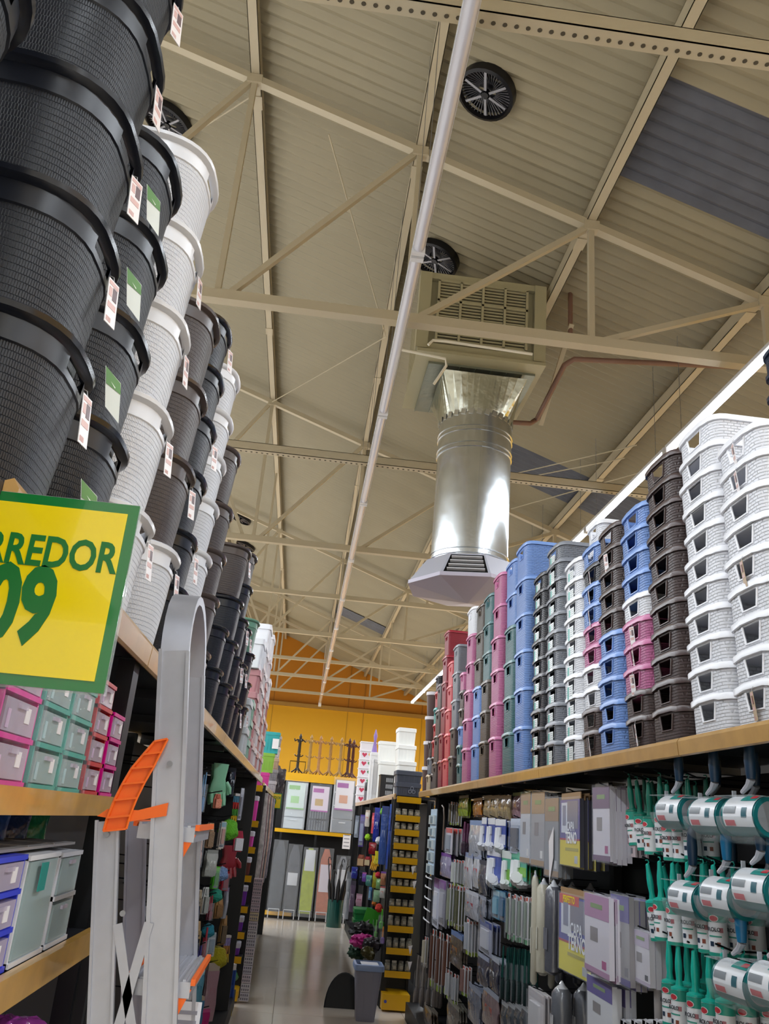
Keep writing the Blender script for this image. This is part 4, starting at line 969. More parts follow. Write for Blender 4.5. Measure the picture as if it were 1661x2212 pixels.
# ---- lint rollers
GRN = pm('18967f', .35); GRN2 = pm('1fb5a2', .35); TEAL = pm('2a9a86', .4)
def roller_tpl(gm):
    P = []; A = lambda n, mb, m, par=None, sm=True: P.append((n, mb.mesh(n, sm), m, par))
    A('handle', MB().lathe([(.003, -.002), (.007, -.006), (.008, -.025), (.011, -.05), (.0115, -.075), (.009, -.10), (.012, -.118), (.026, -.124), (.027, -.130)], 14), gm)
    A('hanging_eye', MB().tube([(0, 0, -.006), (0, .006, .002), (0, .003, .010), (0, -.005, .009)], .0022, 6), gm)
    A('paper_roll', MB().lathe([(.024, -.130), (.027, -.132), (.027, -.250), (.024, -.252)], 20), pm('e9eaee', .35))
    A('teal_band', MB().lathe([(.0275, -.131), (.0275, -.160)], 20, cap0=False, cap1=False), TEAL); A('teal_foot', MB().lathe([(.0275, -.241), (.0275, -.251)], 20, cap0=False, cap1=False), TEAL)
    def patch(r, a0, a1, za, zb, n=6):
        m = MB(); m.v = [(r*math.cos(a0+(a1-a0)*k/n), r*math.sin(a0+(a1-a0)*k/n), z) for z in (za, zb) for k in range(n+1)]; m.f = [(k, k+1, n+2+k, n+1+k) for k in range(n)]; return m
    m = MB(); cnt = 14; m.v = [(.0282*math.cos(.52*math.cos(t)-.1), .0282*math.sin(.52*math.cos(t)-.1), -.150+.0095*math.sin(t)) for t in [2*math.pi*k/cnt for k in range(cnt)]]; m.f = [tuple(range(cnt))]
    A('oval_logo', m, pm('f0e6e6'), None, False)
    m = MB(); m.v = [(.0287*math.cos(.44*math.cos(t)-.1), .0287*math.sin(.44*math.cos(t)-.1), -.150+.0075*math.sin(t)) for t in [2*math.pi*k/cnt for k in range(cnt)]]; m.f = [tuple(range(cnt))]
    A('oval_logo_red', m, pm('c23a45'), None, False)
    A('text_bar', patch(.0279, -.75, .65, -.196, -.200), pm('3f9d8a')); A('icon', patch(.0279, -.65, -.2, -.225, -.212), pm('26384e')); A('icon', patch(.0279, .12, .5, -.225, -.213), pm('8a4a3a')); A('round_badge', patch(.0279, .45, .85, -.187, -.174), pm('b07078'))
    P.append(('lettering', text_mesh('ROLO', .0155, .86, .0003), pm('33363e'), None))
    return P
RT1 = roller_tpl(pm('136b58', .35)); RT2 = roller_tpl(GRN2)  # first: top-row handles, shelf shadow put into a darker green
def roller(px, py, row, lab, x=1.28, behind=2, T=RT2, tilt=0):
    v = at(px, py, x=x)
    for k in range(behind+1):
        l = lab if k == 0 else ' '.join(('one behind the '+lab).split()[:16])
        r = spawn(T, 'lint_roller', l, 'lint roller', (x+.062*k, v.y+random.uniform(-.008, .008)*k, v.z+random.uniform(-.004, .004)*k), math.pi+.5+random.uniform(-.5, .5), 'lint rollers behind the front ones' if k else None, rot=None)
        r.rotation_euler = (tilt*.6, tilt*.3, r.rotation_euler.z)
        for o in r.children:
            if o.name.startswith('lettering'): o.rotation_euler = (math.pi/2, 0, math.pi/2); o.location = (.0283, -.002, -.180)
    peg(GR, 1.61, v.y, v.z+.008, 1.61-x+.02, 1)
for i, (px, py) in enumerate(((1358, 1678), (1374, 1684), (1400, 1688), (1424, 1676), (1440, 1692), (1462, 1690), (1484, 1680))):
    roller(px, py, 0, 'shade-darkened green handled lint roller, %s from the left in the top row' % ORD[i], T=RT1, tilt=(.16 if i < 2 else .05), behind=1)
for i, (px, py) in enumerate(((1398, 1864), (1424, 1858), (1452, 1862), (1484, 1860), (1516, 1864), (1540, 1866))):
    roller(px, py, 1, 'turquoise handled lint roller, %s from the left in the middle row' % ORD[i], T=RT2, tilt=(.2 if i == 0 else .03))
for i, (px, py) in enumerate(((1444, 2028), (1464, 2040), (1498, 2050), (1530, 2060), (1560, 2056))):
    roller(px, py, 2, 'turquoise handled lint roller, %s from the left in the lowest row' % ORD[i], T=RT2)
# ---- large rollers lying crosswise in clear shells
def big_tpl():
    P = []; A = lambda n, mb, m, par=None, sm=True: P.append((n, mb.mesh(n, sm), m, par)); r = .052; L = .075
    def cy(rr, a, b, n=28): return MB().rings([[(rr*math.cos(t), y, -.20+rr*math.sin(t)) for t in [2*math.pi*k/n for k in range(n)]] for y in (a, b)])
    A('sticky_roll', cy(r, -L, L), pm('166d70', .3)); A('end_cap', cy(r*.78, -L-.002, L+.002), pm('8c9196', .35)); A('hub', cy(.008, -L-.006, L+.006, 10), pm('c8cacf'))
    def arc(rr, a0, a1, y0, y1, n=10):
        m = MB(); m.v = [(rr*math.cos(a0+(a1-a0)*k/n), y, -.20+rr*math.sin(a0+(a1-a0)*k/n)) for y in (y0, y1) for k in range(n+1)]; m.f = [(k, k+1, n+2+k, n+1+k) for k in range(n)]; return m
    A('label', arc(r+.002, -.55, 1.5, -L+.012, L-.006), pm('eceef2', .3)); A('red_block', arc(r+.003, -.50, -.22, -L+.02, -.01), pm('cf3440', .35), 3); A('grey_block', arc(r+.003, .1, .45, -L+.016, -.005), pm('8a9096', .35), 3); A('icon', arc(r+.003, -.1, .4, .022, .045), pm('3f6a76', .35), 3); A('teal_swoosh', arc(r+.003, .8, 1.45, .0, L-.008), pm('2c9c94', .35), 3); A('red_mark', arc(r+.0036, .95, 1.3, .035, .062), pm('cf3440', .35), 3)
    A('clear_shell', MB().rings([[((r+.010)*math.cos(t), y, -.203+(r+.016)*math.sin(t)) for t in [math.pi*1.0+math.pi*1.0*k/12 for k in range(13)]] for y in (-L-.01, L+.01)], False, False), GLASS)
    A('shell_lip', MB().box(-.002, .062, -L-.012, L+.012, -.150, -.1475), GLASS); A('side_arm', MB().box(-.006, .006, -L-.010, -L-.006, -.20, -.13), pm('b9bcc3', .25))
    A('stem', MB().tube([(0, -L*.6, -.135), (0, -L*.2, -.118), (0, 0, -.10)], [.006, .009, .012], 8), pm('b0b0b8', .25)); A('grip', MB().lathe([(.012, -.10), (.014, -.085), (.0165, -.05), (.014, -.01), (.010, .012), (.004, .018)], 14), pm('1d5578', .35))
    return P
BT = big_tpl()
def bigroller(px, py, lab, x=1.25, behind=1, gm=None):
    v = at(px, py, x=x)
    for k in range(behind+1):
        l = lab if k == 0 else ' '.join(('one behind the '+lab).split()[:16])
        spawn(BT, 'large_lint_roller', l, 'lint roller', (x+.13*k, v.y, v.z+.20), math.pi+.12, 'large rollers behind the front ones' if k else None, {'grip': gm} if gm else None)
    peg(GR, 1.61, v.y, v.z+.215, 1.61-x+.03, 1)
DBL = pm('16324a', .4); MBL = pm('1e6a94', .35)
for i, (px, py) in enumerate(((1470, 1756), (1548, 1765), (1628, 1765))): bigroller(px, py, 'large roller in clear shell with white label, top row, %s from left' % ORD[i], gm=DBL)
for i, (px, py) in enumerate(((1500, 1945), (1575, 1940), (1650, 1925))): bigroller(px, py, 'large roller in clear shell with white label, middle row, %s from left' % ORD[i], gm=MBL if i == 1 else DBL)
for i, (px, py) in enumerate(((1608, 2125), (1690, 2135))): bigroller(px, py, 'large roller in clear shell with white label, lowest row, %s from left' % ORD[i], gm=MBL)
# white boxes and a pipe at the bottom
for i in range(4):
    v = at(1350+24*i, 2200, x=1.30); lbox('white shallow tray pack leaning at the picture bottom, %s of four' % ORD[i], 1.42, v.y, v.z-.07, .24, .05, .05, 'e2e2e6', rz=math.pi, cat='tray', name='tray_pack', group='white tray packs')
v = at(1418, 2050, x=1.33); m = MB(); m.lathe([(.014, 0), (.014, -.75)], 12); tag(part(m, 'plastic_pipe', pm('a9a3a2', .3), None, True, loc=(1.33, v.y, v.z)), 'pale grey tube hanging left of the lowest lint rollers', 'tube')
# ---- left pegboard goods
def hl(kind, box, c, label, cat, copies=1, x=-.42, **k): return hang(kind, box, c, label, cat, side=-1, plane=x, copies=copies, step=.05, **k)
hl('bag', (281, 1788, 300, 1850), ('c9cede', '5a8cc0', '9fb8d8'), 'pale blue pack seen between the ladder legs', 'bag', 1, x=-.70)
hl('bag', (281, 1852, 301, 1925), ('4f9c6c', '8cc8a0', 'd0e4d4'), 'green pack seen between the ladder legs', 'bag', 1, x=-.70)
hl('stick', (398, 1640, 413, 1762), ('b05a72', '8a2a78'), 'pink-handled long brush with purple head, leftmost by the ladder', 'brush', 2)
hl('stick', (412, 1655, 424, 1768), ('c9b9b4', '27308c'), 'long brush with deep blue head beside the pink one', 'brush', 2)
hl('stick', (422, 1662, 434, 1765), ('e2dfd6', '2b3a98'), 'white-handled long brush with blue head', 'brush', 1)
hl('stick', (434, 1665, 446, 1755), ('6f9cc4', '4a83b4'), 'light blue long brush left of the green glove', 'brush', 1)
hl('glove', (448, 1643, 492, 1742), ('7fb894', '4d7a5c'), 'mint green rubber glove under the top shelf', 'glove', 1)
hl('brush', (458, 1714, 478, 1748), ('c97762', 'd98a70', 'b0604c'), 'coral sponge pack below the mint glove', 'sponge', 0, x=-.40)
hl('bag', (490, 1655, 508, 1722), ('1a1f28', '2d3138', 'c6cad0'), 'black glossy bag right of the mint glove', 'bag', 1)
hl('mop', (500, 1712, 515, 1776), ('5f9cb8', 'c83a34', '4f9a3c', 'd9b41c'), 'rainbow banded duster near the black end post', 'duster', 0)
hl('pack', (516, 1700, 524, 1770), ('c9ccd6', 'dfe1e8', 'a7aab4'), 'pale narrow pack against the black end post', 'pack', 0)
hl('ball', (483, 1766, 501, 1814), ('6cc02c', '3f8a24'), 'bright green round scrubber at eye level', 'scrubber', 0)
hl('brush', (500, 1796, 526, 1838), ('c23a52', 'eceaf0', 'b02a44'), 'red and white tilted brush by the end post', 'brush', 0, x=-.36)
hl('stick', (395, 1782, 405, 1885), ('8a3a78', 'c45aa4'), 'magenta stick brush hugging the ladder rail', 'brush', 1)
hl('stick', (405, 1790, 417, 1886), ('c9bc3a', 'b8aa30'), 'yellow stick brush next to the magenta one', 'brush', 1)
hl('stick', (417, 1790, 428, 1872), ('6f9c70', '4f8a5c'), 'green stick brush next to the yellow one', 'brush', 1)
hl('stick', (428, 1784, 440, 1870), ('d0a898', 'b89a90'), 'salmon stick brush next to the green one', 'brush', 1)
hl('brush', (444, 1778, 462, 1832), ('b08a6c', '8a7058', 'd0c4b4'), 'wooden-backed brush below the mint glove', 'brush', 1)
hl('pack', (474, 1775, 486, 1830), ('d8ccc0', '86b4c0', 'c98f78'), 'pale blue sponge pack left of the green scrubber', 'pack', 1)
hl('glove', (472, 1830, 512, 1894), ('a8323c', '7a2430'), 'red rubber glove hanging at mid height', 'glove', 1)
hl('bag', (440, 1838, 470, 1892), ('a6a8a2', '8a8c86', 'd3d5d0'), 'silver scourer bag left of the red glove', 'bag', 1)
hl('pack', (459, 1874, 473, 1916), ('4fae2a', '6cc43c', '3f8f24'), 'grass green pack under the silver bag', 'pack', 1)
hl('ball', (471, 1872, 485, 1902), ('7f9cc8', 'a4b8d8'), 'light blue puff beside the grass green pack', 'puff', 0)
hl('pack', (477, 1888, 494, 1922), ('b83440', 'c8606a', 'a02c38'), 'small red pack below the red glove', 'pack', 1)
hl('bag', (398, 1880, 412, 1918), ('8a5a70', '6a4a5c', 'd0a0b4'), 'mauve bag beside the ladder', 'bag', 1)
hl('ball', (459, 1920, 474, 1946), ('2f9c84', '3f8a7c'), 'teal scrubber ball on the middle row', 'scrubber', 1)
hl('pack', (407, 1914, 422, 1964), ('7f9cc0', 'a9bcd4', '5c80b0'), 'dusty blue pack at the ladder side', 'pack', 1)
hl('brush', (421, 1925, 435, 1970), ('a89880', '7c6e5c', '9a8a72'), 'beige scrubbing brush, one row under the silver bag', 'brush', 1)
hl('brush', (436, 1920, 450, 1972), ('c4c6c4', '9a9c98', 'b0b2ae'), 'light grey scrubbing brush right of the beige one', 'brush', 1)
hl('stick', (450, 1938, 461, 1984), ('a83444', '8c2c3c'), 'short red brush near the teal ball', 'brush', 1)
hl('brush', (462, 1945, 482, 1978), ('b88a58', '9a744c', 'c49a68'), 'wooden brush right of the short red one', 'brush', 1)
hl('bag', (484, 1922, 492, 1978), ('b9bcc8', 'a08aa8', 'd8dae2'), 'clear lilac bag near the end post', 'bag', 1)
hl('bag', (402, 1962, 430, 2010), ('20233c', '181a2c', '5a6a9c'), 'navy bag beside the ladder, upper one', 'bag', 1)
hl('brush', (415, 1995, 432, 2045), ('c0a078', '9a8058', 'b09068'), 'tan brush between the two navy bags', 'brush', 1)
hl('bag', (402, 2035, 428, 2085), ('1c1f38', '141626', '6a7ab0'), 'navy bag beside the ladder, lower one', 'bag', 1)
hl('ball', (441, 1996, 456, 2024), ('2c8ca4', '3a7a8c'), 'turquoise ball in clear wrap', 'scrubber', 0)
hl('brush', (474, 1984, 490, 2034), ('b8905c', '7a6a54', 'c8a070'), 'long tan brush near the end post', 'brush', 1)
hl('pack', (446, 2020, 464, 2060), ('c6ccd4', '9fb4bc', '8fa4b4'), 'pale clear pack over the yellow pompom', 'pack', 1)
hl('stick', (434, 2012, 449, 2088), ('b02a40', '9c2438'), 'crimson long brush left of the yellow pompom', 'brush', 1)
hl('ball', (450, 2050, 480, 2092), ('b8ae20', '8a8418'), 'yellow fluffy pompom duster', 'duster', 0)
hl('mop', (480, 2028, 496, 2072), ('a89cd0', 'c08a4c', 'd8b83c'), 'lilac and yellow duster near the end post', 'duster', 0)
hl('stick', (424, 2050, 436, 2110), ('3a3a8c', '28287c'), 'indigo stick brush on the lower rows', 'brush', 1)
hl('bag', (386, 2065, 404, 2100), ('b8a0b4', 'a04a90', '98307c'), 'pink card bag beside the ladder', 'bag', 0)
hl('bag', (416, 2105, 438, 2165), ('5c94a8', '84b4c0', '3f7a90'), 'teal blue cloth bag on the lowest rows', 'bag', 1)
hl('bag', (440, 2098, 468, 2190), ('b08a94', 'c0b0a0', 'a87884'), 'dusty pink cloth bag on the lowest rows', 'bag', 1)
hl('mop', (468, 2112, 502, 2212), ('2f4f9c', '2f4f9c', 'cfb214', 'b02a24'), 'blue, yellow and red banded mop head at the bottom', 'mop', 1)
hl('pack', (384, 2150, 408, 2190), ('c83c38', 'b0a48c', 'd8503c'), 'red pack beside the foot of the visible ladder', 'pack', 1)
hl('bag', (408, 2165, 438, 2215), ('4a7a9c', 'b09a84', '3c6c90'), 'blue cloth bag at the bottom edge', 'bag', 1)
hl('bag', (428, 2190, 450, 2230), ('b0286c', 'c04c84', 'a02060'), 'magenta bag at the bottom edge', 'bag', 0)
for i, (bx_, c, nm) in enumerate((((497, 2088, 510, 2150), '2c2a30', 'black'), ((500, 1880, 509, 1930), 'c8c4cc', 'pale'), ((404, 1725, 412, 1768), '6a2a6c', 'violet'))): pass
# ================================================================== SIGNS
GREEN = pm('17702f', .25); SY = mat('sign_yellow', 'e9cf0f', .14, coat=.6); INK = mat('sign_green_ink', '146a2b', .3)
def aisle_sign(x0, x1, y, z0, z1, label):
    t = thing('aisle_sign', label, 'sign', ((x0+x1)/2, y, (z0+z1)/2)); w = (x1-x0)/2; h = (z1-z0)/2; b = w*.10
    m = MB(); m.box(-w, w, 0, .004, -h, h); part(m, 'green_board', mat('sign_green_gloss', '157033', .14, coat=.6), t)
    m = MB(); m.box(-w+b, w-b, -.0012, 0, -h+b, h-b); part(m, 'yellow_face', SY, t)
    u = w/.137
    a = inst(text_mesh('CORREDOR', .058, .76, .0014), 'lettering', INK, t, (0.002*u, -.0018, .075*u*.62), (math.pi/2, 0, 0)); a.scale = (u, u, 1)
    a = inst(text_mesh('09', .135, .66, .0052), 'lettering', INK, t, (.010*u, -.0018, -.028*u), (math.pi/2, 0, 0)); a.scale = (u, u, 1)
    m = MB(); m.box(-w-.002, w+.002, .004, .006, -h-.002, h+.002); part(m, 'clear_sleeve', GLASS, t)
    m = MB(); m.bar((-w*.6, .003, h), (-w*.6, .003, h+.02), .01, .004); part(m, 'clip', pm('c9762a'), t)
    return t
v0 = at(302, 1097, y=.927); v1 = at(217, 1498, y=.927)
aisle_sign(v0.x-.232, v0.x, .927, v1.z, v0.z+.002, 'large yellow aisle sign with green border and numerals at the left')
u0 = at(572, 1711, y=13.6); u1 = at(606, 1748, y=13.6)
aisle_sign(u1.x-.262, u1.x, 13.6, u1.z, u0.z, 'small distant yellow aisle sign on the far left gondola post')
v = at(742, 1803, y=15.9); w_ = at(756, 1835, y=15.9)
t = thing('notice_card', 'white printed notice hanging under the back shelf', 'sign', (v.x, 15.982, w_.z))
m = MB(); m.box(0, w_.x-v.x, 0, .004, 0, v.z-w_.z); part(m, 'card', TAGW, t)
for k in range(4): m = MB(); m.box(.02, w_.x-v.x-.02, -.001, 0, .04+.06*k, .055+.06*k); part(m, 'print_line', pm('8c8c92'), t)
# ================================================================== LADDER
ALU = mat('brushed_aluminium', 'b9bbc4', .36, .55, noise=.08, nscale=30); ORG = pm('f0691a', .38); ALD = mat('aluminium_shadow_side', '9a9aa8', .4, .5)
t = thing('step_ladder', 'aluminium step ladder with orange hinges standing against the left gondola', 'ladder', (0, 0, 0))
def lx(z): return -.237+(1.902-z)*.1265                     # front frame leans: foot stands farther into the aisle
def lrx(z): return -.296+(1.62-z)*.155
yn, yf = 1.47, 1.73
def rail(mb, y, z0, z1, w=.046, th=.016):
    mb.bar((lx(z0), y, z0), (lx(z1), y, z1), w, th, up=(0, 1, 0))
    for sg in (-1, 1):
        mb.bar((lx(z0)+sg*w/2, y-th*.5, z0), (lx(z1)+sg*w/2, y-th*.5, z1), .006, .012, up=(0, 1, 0))
m = MB(); rail(m, yn, 0.02, 1.90); part(m, 'front_rail', ALU, t)
m = MB(); rail(m, yf, 0.02, 1.90); part(m, 'front_rail', ALU, t)
m = MB(); arc = []; n = 12
for k in range(n+1):
    a = math.pi*k/n; yy = (yn+yf)/2-(yf-yn)/2*math.cos(a); zz = 1.895+.125*math.sin(a); arc.append((yy, zz))
rs = []
for k in range(n+1):
    a = math.pi*k/n; cyy, szz = -math.cos(a), math.sin(a); R0 = (yf-yn)/2; yc_ = (yn+yf)/2
    rs.append([(lx(1.895)+dx-.010*szz, yc_+(R0+dr)*cyy, 1.895+(.125+dr)*szz) for dx, dr in ((-.024, -.008), (.024, -.008), (.024, .008), (-.024, .008))])
m.rings(rs); part(m, 'top_loop', ALU, t, True)
for k, z in enumerate((1.62, 1.40, 1.17, .94, .71, .48, .25)):
    m = MB(); x = lx(z); m.box(x-.048, x+.043, yn+.008, yf-.008, z-.022, z)
    for q in range(7): m.box(x-.048+.013*q, x-.043+.013*q, yn+.01, yf-.01, z, z+.003)
    s_ = part(m, 'step', ALU, t)
    m = MB(); m.box(x+.043, x+.050, yn+.004, yf-.004, z-.004, z+.005); m.box(x-.056, x-.050, yn+.004, yf-.004, z-.004, z+.005); part(m, 'orange_trim', ORG, s_)
    m = MB(); m.prism([(x-.02+.0, z-.06), (x+.03, z-.045), (x+.045, z-.01), (x-.02, z-.01)], yn+.009, yn+.014, 'y'); part(m, 'orange_bracket', ORG, s_)
for y in (yn, yf):
    m = MB(); m.bar((lrx(.02), y, .02), (lrx(1.62), y, 1.62), .034, .014, up=(0, 1, 0))
    for sg in (-1, 1): m.bar((lrx(.02)+sg*.017, y-.007, .02), (lrx(1.62)+sg*.017, y-.007, 1.62), .004, .010, up=(0, 1, 0))
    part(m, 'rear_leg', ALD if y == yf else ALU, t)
for z in (1.05, .6, .2):
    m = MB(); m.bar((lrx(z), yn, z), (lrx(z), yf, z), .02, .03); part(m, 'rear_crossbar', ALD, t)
# curved ribbed orange hinge arms
for y in (yn-.014,):
    pts = [(-.232, 1.750), (-.243, 1.728), (-.254, 1.705), (-.264, 1.680), (-.272, 1.655), (-.278, 1.628), (-.280, 1.608)]
    m = MB(); rs = []
    for i, (xa, za) in enumerate(pts):
        ww = .010+.007*min(1, i/2.0); rs.append([(xa-ww, y-.003, za-.003), (xa+ww, y-.003, za+.003), (xa+ww, y+.005, za+.003), (xa-ww, y+.005, za-.003)])
    m.rings(rs); h = part(m, 'hinge_arm', ORG, t)
    for i, (xa, za) in enumerate(pts):
        ww = .010+.007*min(1, i/2.0); m = MB(); m.bar((xa-ww, y-.006, za-.003), (xa+ww, y-.006, za+.003), .003, .008, up=(0, 1, 0)); part(m, 'rib', ORG, h)
    for sg in (-1, 1):
        m = MB(); m.tube([(xa+sg*(.010+.007*min(1, i/2.0)), y-.006, za+sg*.003) for i, (xa, za) in enumerate(pts)], .0025, 5); part(m, 'edge_flange', ORG, h)
    m = MB(); m.prism([(-.205, 1.655), (-.205, 1.635), (-.26, 1.622), (-.312, 1.626), (-.298, 1.638), (-.25, 1.640)], y-.002, y+.004, 'y'); part(m, 'hinge_plate', ORG, h)
for (a, b) in (((-.252, 1.475), (-.165, 1.22)), ((-.205, 1.48), (-.245, 1.20))):
    for yy in (yn-.012, yf+.012): m = MB(); m.bar((a[0], yy, a[1]), (b[0], yy, b[1]), .014, .003, up=(0, 1, 0)); part(m, 'spreader_brace', ALU, t)
for z, x in ((1.715, lx(1.715)), (1.49, -.247), (1.60, lrx(1.6))):
    m = MB(); m.lathe([(.0045, 0), (.0045, .004)], 10); m.xf(Matrix.Translation((x, yn-.010, z)) @ Matrix.Rotation(R(90), 4, 'X')); part(m, 'rivet', STEEL, t, True)
m = MB(); m.box(lx(1.27)-.026, lx(1.27)+.030, yf-.0135, yf-.0125, 1.10, 1.33); lb = part(m, 'instruction_label', pm('e4e4ea'), t)
m = MB(); 
for k in range(14): m.box(lx(1.27)-.020, lx(1.27)+.024, yf-.0142, yf-.0136, 1.115+.015*k, 1.121+.015*k)
q = part(m, 'print_lines', pm('9a9aa6'), lb); q['kind'] = 'stuff'
# ================================================================== SMALL DRAWER UNITS (near left shelves)
CLR = mat('drawer_clear', 'dccfe0', .12, alpha=.55); CLG = mat('drawer_clear_teal', 'c6dcdc', .12, alpha=.55)
def drawers(label, y, z, W_, H_, D_, n, col, dcol, stick=True, x=-.378, wrap=True, group='drawer units on the left shelves'):
    t = thing('drawer_unit', label, 'drawer unit', (x, y, z), 0, group); th = .005
    m = MB(); m.box(-D_, 0, -W_/2, -W_/2+th, 0, H_); part(m, 'side_panel', pm(col, .3), t)
    m = MB(); m.box(-D_, 0, W_/2-th, W_/2, 0, H_); part(m, 'side_panel', pm(col, .3), t)
    m = MB(); m.box(-D_, -D_+th, -W_/2, W_/2, 0, H_); part(m, 'back_panel', pm(col, .3), t)
    dh = H_/n
    for k in range(n+1):
        m = MB(); z_ = min(dh*k, H_-.004); m.box(-D_, .003, -W_/2, W_/2, z_, z_+.007); part(m, 'divider' if 0 < k < n else 'top_panel' if k else 'bottom_panel', pm(col, .3), t)
    for k in range(n):
        m = MB(); za = dh*k+.009; zb = dh*(k+1)-.006
        m.rings([[(fx, yy, zz) for yy, zz in ((-W_/2+.010, za), (W_/2-.010, za), (W_/2-.010, zb), (-W_/2+.010, zb))] for fx in (-D_*.9, .002)]);
        dr = part(m, 'drawer', CLR if dcol == 'p' else CLG, t)
        m = MB(); m.box(.002, .006, -.016, .016, zb-.010, zb-.004); part(m, 'drawer_pull', CLR, dr)
        if stick:
            m = MB(); m.box(.0022, .0032, W_*.12, W_*.12+.020, zb-.026, zb-.006); part(m, 'price_sticker', TAGW, dr)
            m = MB(); m.box(.0022, .0030, -W_*.36, -W_*.28, za+.004, zb-.014); part(m, 'inner_rib', pm('c3a9c6' if dcol == 'p' else 'a8c3c6'), dr)
    if wrap:
        m = MB(); m.box(-D_-.003, .012, -W_/2-.003, W_/2+.003, -.0, H_+.006); part(m, 'film_wrap', mat('wrap_film', 'eef2fa', .06, alpha=.07, bump=('noise', 26, .02, 1)), t)
    return t
drawers('magenta three-drawer unit at the far left edge, clear drawers', 1.00, 1.657, .14, .175, .20, 3, 'd3148f', 'p')
drawers('magenta three-drawer unit beside the teal pair, wrapped in film', 1.18, 1.657, .15, .170, .20, 3, 'd81b93', 'p')
drawers('teal three-drawer unit, left one of the wrapped pair', 1.345, 1.657, .14, .172, .20, 3, '1f9c8c', 't')
drawers('teal three-drawer unit, right one of the wrapped pair', 1.50, 1.657, .14, .168, .20, 3, '25a593', 't')
drawers('red four-drawer tower between the teal and magenta units', 1.655, 1.657, .115, .20, .18, 4, 'c3202b', 'p', wrap=False)
drawers('short magenta three-drawer tower at the shelf end', 1.79, 1.657, .105, .155, .18, 3, 'cf0f86', 'p', wrap=False)
drawers('lower turquoise drawer unit at the left edge of the picture', 1.12, 1.418, .15, .15, .22, 3, '1c9d94', 't', wrap=False)
drawers('blue three-drawer unit on the lower shelf', 1.275, 1.418, .15, .148, .22, 3, '2f3fd0', 'p', wrap=False)
drawers('tall white drawer unit with green label on the lower shelf', 1.45, 1.418, .17, .145, .22, 1, 'e6e6ea', 't', stick=False, wrap=False)
m = MB(); m.box(0, .0015, -.018, .018, -.02, .02); q = part(m, 'green_label', pm('1f8a80'), None, loc=(-.370, 1.43, 1.535)); tag(q, 'small green product label on the tall white drawer unit', 'label')
drawers('white two-drawer unit at the end of the lower shelf', 1.62, 1.418, .14, .142, .22, 2, 'e3e4ea', 't', stick=False, wrap=False)
m = MB(); m.box(-.25, -.01, -.30, .28, 0, .004)
for k in range(4): m.box(-.25, -.01, -.30+.145*k, -.297+.145*k, .004, .006)
tag(part(m, 'cardboard_sheet', pm('8a8482', .6), None, loc=(-.38, 1.40, 1.572)), 'grey folded sheet lying on top of the lower drawer units', 'sheet')
for i, (y, c, c2) in enumerate(((1.22, '1a1c26', '2c3040'), (1.36, '1d2a5c', 'c9cfe4'), (1.50, '2450a8', 'dfe6f4'), (1.62, '28407c', '6f9cd0'), (1.74, '2f9468', 'bfe0d0'))):
    T = tpl('bag', .11, .17, (c, c2, c2)); spawn(T, 'bagged_article', '%s bag hanging under the middle shelf, %s from the left' % (['black', 'navy', 'bright blue', 'slate blue', 'green'][i], ORD[i]), 'bag', (-.50, y, 1.64), -.5, 'bags hanging behind the drawer units')
# purple bags below the lower shelf
for i, (y, z, c, r_) in enumerate(((1.50, 1.27, 'a03a98', .075), (1.64, 1.26, 'b04aa4', .07), (1.56, 1.17, '7c2474', .08), (1.72, 1.16, '8c2c82', .06))):
    m = MB(); m.ball((0, 0, 0), r_, (1.1, 1.25, .62), 40, 28).lumpy(.35, 26); tag(part(m, 'bagged_cloth', mat('purple_bag_'+c, c, .14, coat=.6, bump=('noise', 18, .02, 1)), None, True, loc=(-.44, y, z)), 'crumpled purple film bag under the lower shelf, %s' % ['upper left', 'upper right', 'lower left', 'lower right'][i], 'bag', 'purple film bags')
lshelf(1.10, .04, 'b')
# orange plastic in front of the first hamper
# ================================================================== END RACK GOODS
JARG = mat('jar_glass', 'b9b5a4', .1, alpha=.42, coat=.4); JL = MB().lathe([(.017, .052), (.018, .055), (.018, .066), (.004, .068)], 12).mesh('lid', True)
JB = MB().lathe([(.018, 0), (.021, .004), (.021, .040), (.016, .052)], 12).mesh('glass_jar', True); JS = MB().box(-.010, .012, -.0225, -.0212, .012, .034).mesh('jar_label')
rows = er_z[:-1]; nj = 0
for i, z in enumerate(rows[1:]):
    big = i >= 7
    for k in range(4):
        x = 1.04+.065*k; sc = min(.9 if not big else 1.25, (rows[i]-.062-z)/.072)
        r = spawn([('glass_jar', JB, JARG, None), ('lid', JL, pm(('7f7a6e', 'b5b0a4', '6a665c')[(i+k) % 3], .3), None), ('jar_label', JS, pm('a39d90'), None)], 'glass_jar', 'small glass jar, %s from left on shelf %s of the jar rack' % (ORD[k], ORD[i]+' from top' if i < 6 else ORD[9-i]+' from bottom'), 'jar', (x, 9.045, z+.002), 0, 'jars on the end rack')
        r.scale = (1.3, 1.3, max(.6, sc*1.0))
for (px, py) in ((893, 1873), (896, 1905), (887, 2045), (886, 2080)):
    v = at(px, py, y=8.93); m = MB(); m.prism([(-.02, 0), (.02, .01), (.0, -.07)], -.003, .003, 'y'); nj += 1
    tag(part(m, 'paper_tag', TAGW, None, loc=(v.x, 8.95, v.z)), 'white paper tag dangling before the jar rack, %s from top' % ORD[nj-1], 'tag')
